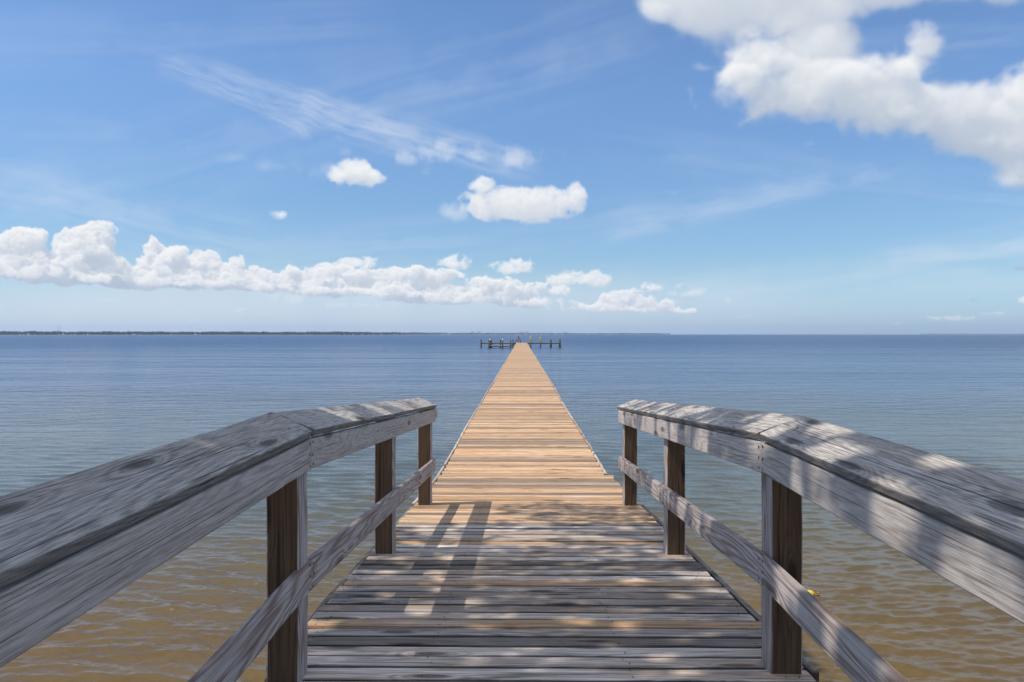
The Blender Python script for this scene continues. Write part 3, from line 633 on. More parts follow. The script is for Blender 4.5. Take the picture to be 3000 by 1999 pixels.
# ============================ the railings ====================================================
def railing(side):
    L = side < 0
    xin = xi = -.977 if L else 1.10           # inner face of the posts
    root = empty('railing', (xi, 3.45, 1.6))
    tag(root, 'weathered timber railing in shade on the side with the pale pipe on its end post' if L else 'sun dappled timber railing on the side where the yellow float lies in the water', 'railing')
    s = side; rz = lambda y, h: deck_z(y) + h
    def part(mb, name, mats, smooth=False):
        o = mb.build(name, mats, root, smooth); o.matrix_parent_inverse = Matrix.Translation(-root.location); return o
    dh = 0.0 if L else -.012
    yend = 8.47 if L else 8.53
    def P(x, y, h): return (x, y, rz(y, h))
    # posts: 6x6, inner and outer faces bleached, the faces along the pier still brown
    for yp in (-1.47, .98, 3.30 if L else 3.43, 5.88, 8.33):
        mb = MB(); W = .14; xi = xin + (.024 if yp == 3.30 else 0); z0 = deck_z(yp + .07) - .01; 
        nseg = 6
        zi = rz(yp+.07, 1.025 + dh); zo = rz(yp+.07, 1.085 + dh)
        off = [RND.uniform(0, 50) for _ in range(3)]
        xa, xb = xi, xi + s*W
        b = .006; ring = [(xa, yp+b), (xa+s*b, yp), (xb-s*b, yp), (xb, yp+b), (xb, yp+W-b), (xb-s*b, yp+W), (xa+s*b, yp+W), (xa, yp+W-b)]
        V = []; G = []; F = []; mi = []
        jx = [RND.uniform(-.002, .002) for _ in range(nseg+1)]
        for i in range(nseg+1):
            t = i/nseg
            for (x, y) in ring:
                zt = zi + (zo-zi)*abs(x-xi)/W; z = z0 + (zt-z0)*t
                V.append((x+jx[i], y, z)); G.append((z+off[0], x+off[1], y+off[2]))
        for i in range(nseg):
            for k in range(8):
                k2 = (k+1) % 8; q = (i*8+k, i*8+k2, (i+1)*8+k2, (i+1)*8+k); F.append(q if s > 0 else tuple(reversed(q)))
                mi.append(1 if k in (1, 5) else 0)
        F += [tuple(range(8)), tuple(nseg*8+k for k in range(8))]; mi += [0, 0]
        mb.add(V, F, G, RND.uniform(-.5, .5)); mb.m = mi
        part(mb, 'post', [M_RAIL, M_BROWN])
    xi = xin
    # side boards (2x6) on the inner faces
    xs = xi - s*.020
    def two_by_six(y0, y1, htop, name, seg, mat, tone=0.0, nails=()):
        mb = MB(); a = .0015
        if y0 < 3.40 and y1 > 3.5: raise ValueError
        board(mb, P(xs, y0+a, htop-.07), P(xs, y1-a, htop-.07), (0, -(deck_z(y1)-deck_z(y0))/(y1-y0), 1), (-s, 0, 0), .14, .038, seg, .006, .0022, .001, tone)
        for yn, hh in nails:
            mb.disc((xs - s*.0205, yn, rz(yn, hh)), (-s, 0, 0), RND.uniform(.0045, .0075), mat=1 if RND.random() < .6 else 2)
        return part(mb, name, [mat, M_NAIL, M_RUST])
    ht = 1.035 + dh
    def joint(y, h0, h1): return [(y + d + RND.uniform(-.006, .006), h0 + (h1-h0)*f + RND.uniform(-.006, .006)) for d in (-.028, .028) for f in (.15, .5, .85)]
    jn = joint(3.45, ht-.14, ht)
    two_by_six(-2.3, 3.45, ht, 'side_board', 34, M_SIDE, .1, [q for q in jn if q[0] < 3.45])
    if L:
        two_by_six(3.45, yend, ht, 'side_board', 34, M_SIDE, .2, [q for q in jn if q[0] > 3.45] + joint(5.95, ht-.12, ht-.02)[::2] + joint(8.40, ht-.12, ht-.02)[::2])
    else:
        two_by_six(3.45, 5.94, ht, 'side_board', 20, M_SIDE, .5, [q for q in jn if q[0] > 3.45] + joint(5.90, ht-.14, ht)[:3])
        two_by_six(5.94, yend, ht, 'side_board', 20, M_SIDE, .5, joint(5.97, ht-.14, ht)[3:] + joint(8.40, ht-.12, ht-.02)[::2])
    hb = .492 if L else .522
    jn = joint(3.45, hb-.14, hb)
    two_by_six(-2.3, 3.45, hb, 'lower_rail', 30, M_RAIL, .15, [q for q in jn if q[0] < 3.45])
    two_by_six(3.45, yend - .02, hb, 'lower_rail', 30, M_RAIL, .15, [q for q in jn if q[0] > 3.45] + joint(5.95, hb-.12, hb-.02)[:3])
    # sloping cap boards
    ci = Vector((-.925 if L else 1.048, 0, 1.073 + dh*1.0)); co_ = Vector((-1.13 if L else 1.255, 0, 1.153 + dh))
    wv = (co_ - ci).normalized(); tv = Vector((-wv.z*s, 0, abs(wv.x))).normalized()
    W = (co_ - ci).length; mid = (ci + co_)/2 - tv*.019
    for (y0, y1, lift, tn, e1) in ((-2.3, 3.455, 0, -.1, .02), (3.466, yend + .05, .007 if L else 0, .15, .01)):
        mb = MB(); seg = 60
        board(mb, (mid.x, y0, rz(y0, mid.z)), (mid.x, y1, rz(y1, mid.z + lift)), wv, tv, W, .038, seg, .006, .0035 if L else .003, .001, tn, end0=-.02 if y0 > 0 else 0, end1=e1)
        for _ in range(9):
            yn = RND.choice([y0+.06 if y0 > 0 else .9, y1-.05, 1.05, 5.9, 3.3, 3.6]); 
            if not (y0 < yn < y1): continue
            q = RND.uniform(.15, .85); p = ci + (co_-ci)*q + tv*.0012
            mb.disc((p.x, yn + RND.uniform(-.02, .02), rz(yn, p.z)), tv, RND.uniform(.004, .006), mat=2 if RND.random() < .5 else 1)
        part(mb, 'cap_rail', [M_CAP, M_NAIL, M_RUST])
    return root
railing(-1); railing(1)

# pale pipe strapped to the far side of the last post
mb = MB(); pxx, pyy = -1.0, 8.515
zt = deck_z(8.5) + 1.0; zb = deck_z(8.5) + .33
mb.tube([(pxx, pyy, zb), (pxx, pyy, zt-.03), (pxx+.004, pyy, zt+.0), (pxx+.03, pyy, zt+.03), (pxx+.055, pyy, zt+.025), (pxx+.065, pyy, zt-.01), (pxx+.06, pyy, zt-.06)], .021, 12)
pipe = mb.build('plastic_pipe', M_PVC, None, True); tag(pipe, 'pale upright plastic pipe with a hooked top on the end post of the railing', 'pipe')

# ============================ the dock at the end =============================================
dock = empty('dock', (0, 181, 0)); tag(dock, 'T shaped dock with low side arms at the far end of the pier', 'dock')
def dpart(mb, name, mat, smooth=False):
    o = mb.build(name, mat, None, smooth); o.parent = dock; o.matrix_parent_inverse = Matrix.Translation((0, -181, 0)); return o
def arm(x0, x1, y0, y1, z, nm='arm_deck'):
    mb = MB(); x = x0
    while x < x1 - .05:
        mb.box(x, min(x+.138, x1), y0, y1, z-.038, z, RND.uniform(-1, 1), along='y'); x += .145
    dpart(mb, nm, M_NEW if z > 1 else M_GREY)
    mb = MB(); mb.box(x0, x1, y0+.002, y0+.05, z-.24, z-.042, 0); mb.box(x0, x1, y1-.05, y1-.002, z-.24, z-.042, 0)
    dpart(mb, 'edge_beam', M_TREATED)
arm(1.24, 9.1, 180.0, 182.4, 1.10); arm(-9.6, -1.21, 180.0, 182.4, 1.10); arm(-7.35, -2.3, 171.3, 175.8, .56, 'landing_deck')
def piling(x, y, top, r=.14, cap=None):
    mb = MB(); mb.tube([(x, y, -3), (x, y, 0), (x + RND.uniform(-.02, .02), y, top)], [r*1.05, r*1.02, r*.95], 12)
    o = dpart(mb, 'piling', M_TREATED, True)
    if cap:
        mb = MB(); mb.lathe((x, y, top-.06), [(r*1.15, 0), (r*1.15, .08), (r*.6, .22), (.01, .30)], 14)
        c = mb.build('piling_cap', M_WHITE); c.parent = o; c.matrix_parent_inverse = Matrix.Translation((0, -181, 0))
        c.matrix_parent_inverse = Matrix.Translation((0, -181, 0)) if False else Matrix.Identity(4)
for x, y, t, c in [(2.13, 179.86, 1.15, 0), (4.4, 179.86, 1.15, 0), (6.68, 179.86, 1.85, 0), (8.98, 179.86, 1.95, 0), (2.15, 182.55, 1.2, 0), (4.45, 182.55, 1.2, 0), (6.95, 182.55, 1.8, 0), (8.9, 182.55, 1.9, 0),
                   (-9.4, 179.86, 1.88, 0), (-9.5, 182.55, 1.86, 0), (-7.1, 179.86, 1.82, 0), (-4.9, 179.86, 1.80, 0), (-7.2, 171.15, 1.80, 0), (-7.16, 176.0, 1.78, 1), (-4.18, 171.15, 1.86, 1), (-2.42, 171.15, 1.80, 0), (-1.95, 176.0, 1.86, 0), (-4.9, 182.55, 1.8, 0), (-7.1, 182.55, 1.8, 0)]:
    piling(x, y, t, .15, c)
# stairs from the pier down to the landing
mb = MB()
board(mb, (-2.45, 174.2, .5), (-1.25, 174.2, 1.02), (0, 0, 1), (0, 1, 0), .20, .05, 1, .003); board(mb, (-2.45, 175.3, .5), (-1.25, 175.3, 1.02), (0, 0, 1), (0, 1, 0), .20, .05, 1, .003)
for k in range(3): mb.box(-2.35 + k*.38, -2.08 + k*.38, 174.23, 175.27, .64 + k*.16, .68 + k*.16, 0, along='y')
dpart(mb, 'stairs', M_TREATED)
# short post on the end of the pier
mb = MB(); mb.box(-.32, -.18, 182.2, 182.34, 1.1, 1.76, along='z'); mb.box(-.34, -.16, 182.18, 182.36, 1.76, 1.79)
dpart(mb, 'mooring_post', plain('red_brown_post', (.12, .055, .045), .7))
for x, top, side in ((2.13, 2.62, 'nearer to the pier, the taller one'), (4.4, 2.50, 'farther from the pier, the shorter one')):
    mb = MB(); h = top - 1.15; r = .165
    mb.lathe((0, 0, 0), [(r*.8, 0), (r, .05), (r, h*.72), (r*.92, h*.80), (r*.62, h*.92), (r*.25, h*.985), (.01, h)], 18)
    o = mb.build('yellow_marker', M_YELLOW, None, True); o.location = (x, 179.86, 1.15)
    tag(o, 'yellow marker sleeve on a dock piling, ' + side, 'marker', 'yellow marker sleeves on the end dock')

# ---- bicycle and person -------------------------------------------------------------------
def torus(mb, c, ax, R, r, n=28, m=8):
    ax = Vector(ax).normalized(); u = ax.orthogonal().normalized(); w = ax.cross(u); c = Vector(c); V = []; F = []
    for i in range(n):
        a = 2*math.pi*i/n; d = u*math.cos(a) + w*math.sin(a)
        for k in range(m):
            b = 2*math.pi*k/m; V.append(c + d*(R + r*math.cos(b)) + ax*r*math.sin(b))
    for i in range(n):
        for k in range(m): F.append((i*m+k, ((i+1) % n)*m+k, ((i+1) % n)*m+(k+1) % m, i*m+(k+1) % m))
    mb.add(V, F)
M_RUBBER = plain('black_rubber', (.02, .02, .022), .8); M_METAL = plain('grey_metal', (.35, .36, .38), .35, metal=.8)
M_RED = plain('red_paint', (.45, .04, .05), .4); M_NAVY = plain('navy_fabric', (.012, .02, .06), .85); M_PINK = plain('pink_fabric', (.72, .20, .22), .8)
M_SKIN = plain('skin', (.52, .30, .21), .6); M_KHAKI = plain('tan_fabric', (.33, .25, .18), .85); M_HAIR = plain('dark_hair', (.03, .022, .02), .7)
bike = empty('bicycle', (-1.06, 182.0, 1.10), math.radians(52))
tag(bike, 'red and dark bicycle standing beside the person at the end of the pier', 'bicycle')
def bp(mb, n, m, parent=bike): 
    return mb.build(n, m, parent, True)
for i, xw in enumerate((-.52, .52)):
    mb = MB(); torus(mb, (xw, 0, .33), (0, 1, 0), .31, .022); ty = bp(mb, 'wheel', M_RUBBER)
    mb = MB(); torus(mb, (xw, 0, .33), (0, 1, 0), .285, .01)
    for k in range(12):
        a = math.pi*k/6; mb.tube([(xw, 0, .33), (xw + .28*math.cos(a), 0, .33 + .28*math.sin(a))], .003, 4)
    mb.lathe((xw, -.04, .33), [(.02, 0), (.02, .08)], 8, axis='y'); r = mb.build('rim', M_METAL, ty, True)
mb = MB()
for a, b in (((-.52, .33), (-.35, .86)), ((-.37, .80), (.05, .30)), ((-.36, .84), (.17, .78)), ((.05, .30), (.20, .86)), ((.05, .30), (.52, .33)), ((.17, .78), (.52, .33))):
    mb.tube([(a[0], 0, a[1]), (b[0], 0, b[1])], .016, 8)
bp(mb, 'frame', M_RED)
mb = MB(); mb.tube([(-.35, 0, .86), (-.34, 0, 1.0)], .014, 8); mb.tube([(-.26, -.28, 1.04), (-.34, -.1, 1.0), (-.34, .1, 1.0), (-.26, .28, 1.04)], .013, 8); bp(mb, 'handlebar', M_METAL)
mb = MB(); mb.lathe((.20, 0, .86), [(.02, 0), (.09, .02), (.10, .05), (.05, .07)], 12); bp(mb, 'saddle', M_RUBBER)
mb = MB(); torus(mb, (.05, .03, .30), (0, 1, 0), .08, .008, 16, 6); mb.tube([(.05, .05, .30), (.12, .05, .16), (.12, .12, .16)], .01, 6); mb.tube([(.05, -.05, .30), (-.02, -.05, .44), (-.02, -.12, .44)], .01, 6); bp(mb, 'crank', M_METAL)
mb = MB()
for k in range(7):
    z = .84 + k*.035; mb.tube([(-.72, -.15, z), (-.44, -.15, z), (-.44, .15, z), (-.72, .15, z), (-.72, -.15, z)], .004, 5)
for k in range(6):
    for sy in (-.15, .15): mb.tube([(-.72+.056*k, sy, .84), (-.72+.056*k, sy, 1.05)], .004, 5)
mb.box(-.72, -.44, -.15, .15, .832, .838); bp(mb, 'basket', M_METAL)

def skin_obj(name, V, E, R, mat, parent, loc=(0, 0, 0), sub=2):
    me = bpy.data.meshes.new(name); me.from_pydata(V, E, [])
    o = bpy.data.objects.new(name, me); COL.objects.link(o); o.parent = parent; o.location = loc
    sk = o.modifiers.new('skin', 'SKIN'); sk.use_smooth_shade = True
    for i, r in enumerate(R): me.skin_vertices[0].data[i].radius = (r, r * (.75 if .11 < r < .2 else 1))
    me.skin_vertices[0].data[0].use_root = True
    s = o.modifiers.new('sub', 'SUBSURF'); s.levels = sub; s.render_levels = sub
    me.materials.append(mat); return o
def make_person():
    root = empty('person', (-.60, 182.05, 1.10)); tag(root, 'person in a dark navy top leaning over a bicycle at the end of the pier', 'person')
    # figure faces -X; leans forward a little
    V = [(0, 0, .92), (-.04, 0, 1.10), (-.10, 0, 1.28), (-.15, 0, 1.42), (-.19, 0, 1.50), (-.22, 0, 1.57), (-.235, 0, 1.64),
         (0, -.09, .88), (.01, -.10, .48), (.03, -.11, .09), (-.10, -.13, .03),
         (0, .09, .88), (.02, .10, .48), (.06, .11, .09), (-.07, .13, .03),
         (-.14, -.17, 1.40), (-.24, -.21, 1.16), (-.44, -.18, 1.06), (-.50, -.17, 1.05),
         (-.14, .17, 1.40), (-.22, .21, 1.15), (-.42, .18, 1.03), (-.48, .17, 1.02)]
    E = [(0, 1), (1, 2), (2, 3), (3, 4), (4, 5), (5, 6), (0, 7), (7, 8), (8, 9), (9, 10), (0, 11), (11, 12), (12, 13), (13, 14), (3, 15), (15, 16), (16, 17), (17, 18), (3, 19), (19, 20), (20, 21), (21, 22)]
    R = [.135, .12, .14, .13, .055, .085, .075, .085, .058, .04, .035, .085, .058, .04, .035, .055, .045, .03, .028, .055, .045, .03, .028]
    for h, sy in ((18, -1), (22, 1)):
        b = V[h]
        for k, (dy, ln) in enumerate(((-.03, .07), (-.01, .085), (.01, .09), (.03, .075))):
            i = len(V); V.append((b[0]-.035, b[1]+dy, b[2]-.005)); V.append((b[0]-.035-ln*.6, b[1]+dy, b[2]-.02)); V.append((b[0]-.035-ln*.7, b[1]+dy, b[2]-.05))
            E += [(h, i), (i, i+1), (i+1, i+2)]; R += [.011, .009, .008]
        i = len(V); V.append((b[0]-.01, b[1]-.04*sy, b[2]-.01)); V.append((b[0]-.04, b[1]-.055*sy, b[2]-.03)); E += [(h, i), (i, i+1)]; R += [.012, .009]
    body = skin_obj('body', V, E, R, M_SKIN, root)
    # face
    mb = MB(); 
    for sy in (-.03, .03): mb.lathe((-.315, sy, 1.625), [(.001, -.012), (.011, -.006), (.012, .006), (.001, .012)], 8)
    mb.build('eyes', M_HAIR, root, True)
    skin_obj('shirt', [(0, 0, .95), (-.04, 0, 1.10), (-.10, 0, 1.28), (-.15, 0, 1.42), (-.14, -.17, 1.40), (-.20, -.20, 1.24), (-.14, .17, 1.40), (-.19, .20, 1.24)],
             [(0, 1), (1, 2), (2, 3), (3, 4), (4, 5), (3, 6), (6, 7)], [.165, .15, .17, .15, .078, .072, .078, .072], M_NAVY, root)
    skin_obj('shorts', [(0, 0, .92), (0, -.09, .86), (.005, -.10, .55), (0, .09, .86), (.01, .10, .55)], [(0, 1), (1, 2), (0, 3), (3, 4)], [.15, .11, .10, .11, .10], M_KHAKI, root)
    skin_obj('hair', [(-.215, 0, 1.68), (-.17, 0, 1.62), (-.15, 0, 1.54)], [(0, 1), (1, 2)], [.10, .095, .05], M_HAIR, root)
make_person()
bagm = MB(); bagm.lathe((0, 0, 0), [(.12, 0), (.19, .03), (.20, .20), (.17, .32), (.10, .36)], 14)
bagm.tube([(-.10, 0, .34), (-.08, 0, .46), (.08, 0, .46), (.10, 0, .34)], .012, 6)
bag = bagm.build('bag', M_PINK, None, True); bag.location = (-1.02, 181.82, 1.72); tag(bag, 'pink bag held in front of the person over the bicycle', 'bag')

# ---- small float in the water on the right --------------------------------------------------
fl = empty('float', (px(2370, 9.2), 9.2, 0)); tag(fl, 'small yellow float with a tan rope knot in the water behind the dappled railing', 'float')
mb = MB(); mb.lathe((-.06, 0, -.02), [(.005, 0), (.035, .01), (.05, .05), (.045, .09), (.02, .12), (.006, .125)], 16, axis='x'); o = mb.build('float_body', M_YELLOW, fl, True); o.location = (0, 0, .045)
mb = MB(); torus(mb, (.085, -.01, .02), (0.4, .3, 1), .022, .010, 14, 6); torus(mb, (.10, 0, .03), (1, .3, .2), .018, .009, 14, 6); mb.tube([(.10, 0, .01), (.16, .03, -.02), (.22, .10, -.10)], .008, 6); mb.build('rope', M_ROPE, fl, True)

# ============================ far shore =======================================================
M_WOODS = plain('shore_woods', (.030, .065, .030), .9, .45, .05)
M_HWALL = plain('white_house_wall', (.80, .80, .78), .7, .05, .2); M_HROOF = plain('grey_house_roof', (.38, .38, .39), .8, .1, .2)
M_TOWER = plain('concrete_tower', (.50, .49, .47), .7, .08, .1); M_GLASS = plain('dark_window', (.06, .08, .10), .25, .1); M_STEEL = plain('mast_steel', (.22, .20, .20), .6)
kx = [-900, 0, 1000, 1160, 1300, 1960]; kR = [2700, 2800, 3300, 4000, 6300, 8600]
def shoreR(x): return float(np.interp(x, kx, kR))
def woods(x0, x1, Rf, h, rows, sp, name, label):
    mb_v = []; mb_f = []; x = x0
    while x < x1:
        R = Rf(x)
        for k in range(rows):
            d = R + k*9 + RND.uniform(0, 6); Y = d
            X = px(x + RND.uniform(-1, 1), Y)
            hh = h * RND.uniform(.72, 1.0) * (1 + .05*math.sin(x*.021) + .06*math.sin(x*.083 + 1)) ; w = RND.uniform(3.2, 5.5)
            o = len(mb_v); n = 7; prof = [(w*.7, .0), (w*.95, .35), (w, .6), (w*.7, .85), (w*.2, 1.0)]
            for (r, t) in prof:
                for q in range(n):
                    a = 2*math.pi*q/n + RND.uniform(-.2, .2); rr = r * RND.uniform(.8, 1.2); mb_v.append((X + rr*math.cos(a), Y + rr*math.sin(a), .2 + hh*t))
            for i in range(len(prof)-1):
                for q in range(n): mb_f.append((o+i*n+q, o+i*n+(q+1) % n, o+(i+1)*n+(q+1) % n, o+(i+1)*n+q))
            mb_f.append(tuple(o+(len(prof)-1)*n+q for q in range(n)))
        x += sp / R * FPX
    me = bpy.data.meshes.new(name); me.from_pydata(mb_v, [], mb_f); me.materials.append(M_WOODS)
    o = bpy.data.objects.new(name, me); COL.objects.link(o); tag(o, label, 'woods', kind='stuff'); return o
woods(-500, 1165, shoreR, 14.5, 3, 5.5, 'far_woods', 'dark green pine woods along the nearer far shore')
woods(1150, 1962, shoreR, 16.5, 2, 7.5, 'distant_woods', 'hazy blue green woods on the low distant shore')
woods(2690, 3300, lambda x: 10600 - (x-2690)*.8, 11.0, 2, 11, 'faint_woods', 'faint strip of woods on the horizon at the open side')
# low land under the woods
def land(x0, x1, Rf, name):
    V = []; F = []; n = 60
    for i in range(n+1):
        x = x0 + (x1-x0)*i/n; R = Rf(x)
        for (dR, z) in ((-14, -.4), (-6, .25), (0, .8), (60, 1.0), (500, 1.0), (520, -.4)): V.append((px(x, R+dR), R+dR, z))
    for i in range(n):
        for k in range(5): F.append((i*6+k, (i+1)*6+k, (i+1)*6+k+1, i*6+k+1))
    me = bpy.data.meshes.new(name); me.from_pydata(V, [], F); me.materials.append(M_SAND)
    o = bpy.data.objects.new(name, me); COL.objects.link(o); tag(o, kind='structure')
land(-500, 1990, shoreR, 'far_shore_land'); land(2680, 3310, lambda x: 10600 - (x-2690)*.8, 'open_side_shore_land')
# white houses at the water's edge, one by one
HOUSES = [(21, 2, 1), (46, 3, 2), (58, 4, 1.5), (70, 3.5, 3.2), (75, 3.5, 3.6), (92, 3, 1.5), (120, 3, 1.4), (164, 4, 1.6), (176, 4.5, 4.2), (200, 3, 2), (212, 5, 2), (249, 4, 3), (365, 4, 1.7), (386, 8, 2.8), (404, 5, 1.6),
          (459, 3, 1.6), (495, 5, 1.7), (529, 2, 1.8), (569, 6, 2.8), (582, 3, 1.8), (1008, 6, 2.6), (1020, 4, 2), (1033, 5, 2.2), (1060, 5, 2.4), (1078, 6, 2), (1094, 5, 2.2), (1116, 7, 2), (1153, 4, 3.4), (1160, 5, 2.6), (1297, 4, 2), (1314, 4, 3.8), (1404, 6, 1.6), (1451, 5, 1.8), (1541, 5, 2.6), (1585, 3, 1.8), (1626, 4, 2), (1648, 3, 2.2), (1700, 5, 1.6), (1722, 6, 1.6), (1745, 5, 1.5), (1790, 6, 1.5), (1835, 5, 1.5), (1870, 5, 1.6), (1950, 7, 1.8), (1964, 5, 3.4)]
ORD = ['first', 'second', 'third', 'fourth', 'fifth', 'sixth', 'seventh', 'eighth', 'ninth', 'tenth', 'eleventh', 'twelfth', 'thirteenth', 'fourteenth', 'fifteenth', 'sixteenth', 'seventeenth', 'eighteenth', 'nineteenth', 'twentieth']
HOUSE_AT = []
SECT = [(0, 163, 'counted from the left end of the wooded shore'), (163, 368, 'to the right of the twin radio masts'), (368, 1000, 'to the right of the lone short mast'),
        (1000, 1165, 'in the close row where the nearer woods end'), (1165, 1535, 'on the low shore left of the person'), (1535, 2100, 'on the low shore right of the person')]
for (x, w, h) in HOUSES:
    for (a, b, t) in SECT:
        if a <= x < b: k = sum(1 for q in HOUSES if a <= q[0] < x); HOUSE_AT.append((ORD[k], t))
def house(x, wpx, hpx, i):
    R = shoreR(x) - 8; s = R/FPX; w = wpx*s; h = hpx*s; d = min(w, 12)
    root = empty('house', (px(x, R), R, .5))
    tag(root, '%s %s white house %s' % (HOUSE_AT[i-1][0], 'wide' if wpx >= 6 else 'tall' if hpx >= 3.2 else 'small', HOUSE_AT[i-1][1]), 'house', 'white houses along the far shore')
    mb = MB(); mb.box(-w/2, w/2, -d/2, d/2, 0, h*.72); wl = mb.build('wall', M_HWALL, root)
    mb = MB(); e = .4; hz = h*.72
    V = [(-w/2-e, -d/2-e, hz), (w/2+e, -d/2-e, hz), (w/2+e, d/2+e, hz), (-w/2-e, d/2+e, hz), (-w/2*.6, 0, h), (w/2*.6, 0, h)]
    mb.add(V, [(0, 1, 5, 4), (2, 3, 4, 5), (1, 2, 5), (3, 0, 4), (3, 2, 1, 0)]); mb.build('roof', M_HROOF, root)
for i, (x, w, h) in enumerate(HOUSES): house(x, w, h, i + 1)
TOWERS = [(1354, 3, 7.5, 1), (1384, 9.5, 8, 0), (1404, 9, 8.2, 0), (1431, 8, 6.2, 0), (1528, 8, 7.8, 0), (1543, 5, 9.5, 0), (1648, 3.5, 7.8, 0), (1656.5, 8, 7.4, 0), (1630, 5, 6.3, 1)]
names = ['slim white', 'broad grey', 'flat topped broad grey', 'low wide', 'square grey', 'tallest narrow', 'thin grey', 'wide grey', 'short white']
wheres = ['above the left dock arm', 'left of the flat topped one', 'right of the first broad one', 'above the middle of the left dock arm', 'just above the person', 'just right of the square one', 'above the right dock arm', 'beside the thin one', 'left of the thin grey one']
for (x, wpx, hpx, wh), nm, wr in zip(TOWERS, names, wheres):
    R = 9300.; s = R/FPX; w = wpx*s; h = hpx*s; root = empty('tower_block', (px(x, R), R, 0))
    tag(root, nm + ' high rise on the distant shore ' + wr, 'tower block', 'high rise blocks on the distant shore')
    mb = MB(); mb.box(-w/2, w/2, -10, 10, -.3, h); mb.box(-w/6, w/6, -5, 5, h+.01, h+2.5); mb.build('wall', M_HWALL if wh else M_TOWER, root)
# distant land under the towers
V = [(px(1300, 9000), 9000, -.3), (px(1700, 9000), 9000, -.3), (px(1700, 9400), 9400, 1.), (px(1300, 9400), 9400, 1.)]
for (x, hpx, base, label) in ((160, 15, 0, 'shorter thin radio mast of the pair rising over the pine woods'), (166, 17, 0, 'taller thin radio mast of the pair rising over the pine woods'), (368, 7, 0, 'lone short mast above the pine woods')):
    R = shoreR(x) + 60; h = (10 + hpx)*R/FPX; mb = MB()
    for k in range(3):
        a = 2*math.pi*k/3; mb.tube([(.8*math.cos(a), .8*math.sin(a), 0), (.45*math.cos(a), .45*math.sin(a), h)], .16, 5)
    z = 2.
    while z < h: mb.tube([(.8, 0, z), (-.4, .69, z+1.5), (-.4, -.69, z+3), (.8, 0, z+4)], .08, 4); z += 4
    o = mb.build('radio_mast', M_STEEL); o.location = (px(x, R), R, 0); tag(o, label, 'mast', 'radio masts above the woods')
R = 8200.; s = R/FPX; root = empty('water_tower', (px(1611, R), R, 0)); tag(root, 'small water tower on a stem above the distant woods', 'water tower')
mb = MB(); mb.lathe((0, 0, 0), [(2.2, -.3), (1.8, 20), (1.8, 24)], 12); mb.build('stem', M_STEEL, root, True)
mb = MB(); mb.lathe((0, 0, 24), [(2, 0), (7, 2.5), (7.5, 5), (5, 7.5), (1, 8.5)], 16); mb.build('tank', M_TOWER, root, True)

# ============================ beach and shade tree behind the camera ==========================
gx = np.linspace(-60, 60, 81); gy = np.linspace(-70, -3.0, 46); V = []; F = []
for yv in gy:
    for xv in gx:
        t = (-3.0 - yv); z = -.5 + 1.7*(1-math.exp(-t/5)) + .10*math.sin(xv*.4+yv*.3) + .06*math.sin(xv*1.3)
        V.append((xv, yv, z))
for i in range(len(gy)-1):
    for j in range(len(gx)-1): a = i*len(gx)+j; F.append((a, a+1, a+1+len(gx), a+len(gx)))
me = bpy.data.meshes.new('beach'); me.from_pydata(V, [], F); me.materials.append(M_SAND)
o = bpy.data.objects.new('beach', me); COL.objects.link(o); tag(o, kind='structure')

LIT = [  # sunlit gaps on the deck: column and row in the photograph, half sizes in photo pixels
 (560,300,120,42),(640,280,90,40),(720,300,60,40),(830,300,60,40),(1130,290,80,14),(1200,335,100,18),(1060,300,80,16),(1180,395,180,26),(1060,430,120,22),(1330,390,90,14),(1480,405,120,14),(1600,420,170,14),(1000,548,70,12),(1240,440,130,14),(1720,432,130,10),
 (1640,570,110,12),(1400,548,80,10),(2060,605,120,18),(1720,635,110,14),(1400,640,90,10),(690,600,60,18),(560,560,60,16),(760,520,40,14),(700,690,50,24),(620,790,95,46),(400,722,66,24),(880,822,34,20),(930,886,110,18),(1480,858,66,24),(1990,722,66,16),(2160,690,80,16),(1940,508,110,10),(1620,505,90,8),
 (900,740,50,10),(670,862,40,10),(1270,565,70,8),(640,380,70,24),(760,395,60,22),(880,380,40,20),(560,440,60,14),(680,460,60,14),(800,440,40,14),(1700,360,60,8),(1450,330,50,8),(740,640,50,18),(430,600,80,12),(1100,720,50,8),(1830,480,60,8),(520,340,100,20),(1150,810,60,8),(2250,540,60,8)]
def unproj(zx, zy):
    x = 900 + zx/1.81; y = 1350 + zy/1.81; dy = y - 980
    Y = FPX*1.5/dy
    if Y > 3.45: Y = FPX*(1.5 - .07*3.45)/(dy - FPX*.07)
    return (x-1528)/FPX*Y, Y
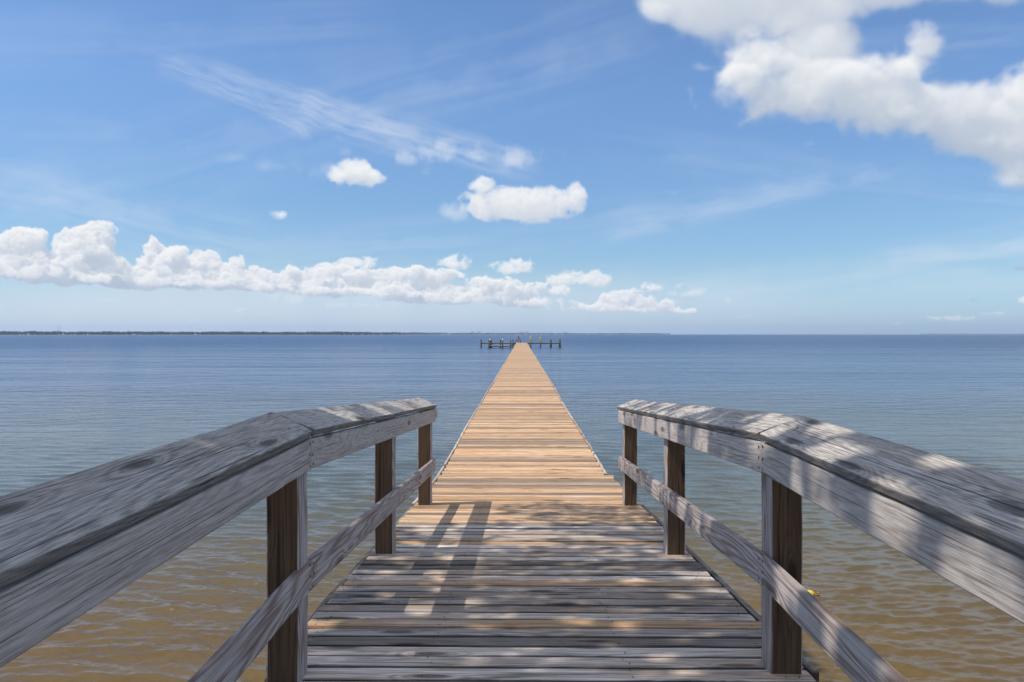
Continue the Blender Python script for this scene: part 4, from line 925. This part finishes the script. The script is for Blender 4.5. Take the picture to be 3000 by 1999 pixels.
def build_tree():
    gaps = []
    for zx, zy, rx, ry in LIT:
        X0, Y0 = unproj(zx, zy); X1, _ = unproj(zx+rx, zy); _, Y1 = unproj(zx, zy-ry); _, Y2 = unproj(zx, zy+ry)
        gaps.append((X0, Y0, X1-X0, (Y1-Y2)/2))
    rr = random.Random(21)
    for _ in range(150):                                     # random gaps off the deck and over the railings
        X = rr.uniform(-4.5, 5.5); Y = rr.uniform(-4, 8.6)
        if -1.1 < X < 1.3: continue
        if X < -1.1 and Y < 3: continue
        a = rr.uniform(.08, .24); gaps.append((X, Y, a, a*rr.uniform(.6, 1.3)))
    for _ in range(30): gaps.append((rr.uniform(-.25, 1.1), rr.uniform(1.8, 4.6), rr.uniform(.05, .13), rr.uniform(.03, .07)))
    for _ in range(14): gaps.append((rr.uniform(-.62, -.28), rr.uniform(3.6, 7.5), rr.uniform(.05, .12), rr.uniform(.08, .2)))
    for _ in range(60): gaps.append((rr.uniform(1.3, 1.9), rr.uniform(.3, 8.6), rr.uniform(.06, .17), rr.uniform(.08, .22)))
    G = np.array(gaps); rs = np.random.RandomState(9)
    N = 300000
    Xs = rs.uniform(-4.5, 5.5, N); Ys = rs.uniform(-9, 8.9, N); 
    lim = np.where(Xs > -.25, 8.45 + .25*np.sin(Xs*5), np.where(Xs > -1.3, 7.3 + .5*np.sin(Xs*9), 6.2)) + rs.normal(0, .10, N)
    keep = (Ys < lim) & (Xs < 2.05) & (Xs > -2.6) & (Ys > -1.5)
    d = np.full(N, 9.0)
    for (a, b, ra, rb) in G: d = np.minimum(d, ((Xs-a)/ra)**2 + ((Ys-b)/rb)**2)
    keep &= d > rs.uniform(.7, 1.1, N)
    prob = np.clip(.30 + .7*(8.6-Ys)/4.5, .30, 1.0); prob *= np.clip((5.6-Xs)/1.5, .15, 1) * np.clip((Ys+9.5)/2, 0, 1)
    prob *= np.where((Xs < -.15) & (Ys > 5.2), .75, 1.0)
    keep &= rs.uniform(0, 1, N) < np.where((Ys < 4.4) & (Xs > -1.2), 1.0, prob * .66)
    Xs = Xs[keep]; Ys = Ys[keep]; n = len(Xs)
    hgt = 6.3 + 3.6 * rs.beta(1.3, 2.2, n)
    z0 = np.where(Ys < 3.45, 1.6, np.where(Ys < 10.6, 1.6 - (Ys-3.45)*.07, 1.1))
    C = np.stack([Xs + SUN.x/SUN.z*hgt, Ys + SUN.y/SUN.z*hgt, z0 + hgt], -1)
    a = rs.normal(size=(n, 3)); a /= np.linalg.norm(a, axis=1)[:, None]; b = np.cross(a, rs.normal(size=(n, 3))); b /= np.linalg.norm(b, axis=1)[:, None]
    L = rs.uniform(.045, .085, n)[:, None]; Wd = L*rs.uniform(.4, .65, n)[:, None]
    V = np.concatenate([C-a*L, C+b*Wd-a*L*.1, C+a*L, C-b*Wd-a*L*.1], 1).reshape(-1, 3)
    me = bpy.data.meshes.new('crown'); me.vertices.add(len(V)); me.vertices.foreach_set('co', V.astype(np.float32).ravel())
    me.loops.add(4*n); me.loops.foreach_set('vertex_index', np.arange(4*n, dtype=np.int32)); me.polygons.add(n); me.polygons.foreach_set('loop_start', np.arange(n, dtype=np.int32)*4)
    me.update(calc_edges=True); me.materials.append(M_LEAF)
    root = empty('shade_tree', (-5.2, -7.0, .6)); tag(root, 'broad leafy shade tree on the beach behind the start of the pier', 'tree')
    o = bpy.data.objects.new('crown', me); COL.objects.link(o); o.parent = root; o.matrix_parent_inverse = Matrix.Translation((5.2, 7.0, -.6))
    mb = MB(); base = Vector((-5.2, -7.0, .3)); top = Vector((-4.6, -4.5, 6.2))
    mb.tube([base, base + Vector((.1, .5, 1.5)), (base+top)/2 + Vector((.2, 0, .3)), top], [.38, .30, .25, .20], 12)
    for k in range(34):
        e = Vector(C[rs.randint(n)]); f = rs.uniform(.55, 1.0); s0 = base.lerp(top, f); mid = s0.lerp(e, .5) + Vector((0, 0, .5))
        if e.y > 3: e.z += .6; mid.z += .8
        mb.tube([s0, mid, e], [.11, .05, .015], 6)
    t = mb.build('trunk', M_BARK, None, True); t.parent = root; t.matrix_parent_inverse = Matrix.Translation((5.2, 7.0, -.6))
build_tree()

# ============================ haze ============================================================
if HAZE > 0:
    mb = MB(); mb.box(-9500, 9500, -13500, 13500, -3.8, 130); o = mb.build('haze', bpy.data.materials.new('haze_air')); tag(o, kind='stuff')
    m = o.data.materials[0]; m.use_nodes = True; T = NT(m.node_tree); T.n.clear()
    v = T.new('ShaderNodeVolumePrincipled'); v.inputs['Density'].default_value = HAZE; v.inputs['Color'].default_value = (.72, .85, 1.0, 1); v.inputs['Anisotropy'].default_value = .2
    out = T.new('ShaderNodeOutputMaterial'); T.l.new(v.outputs[0], out.inputs['Volume'])
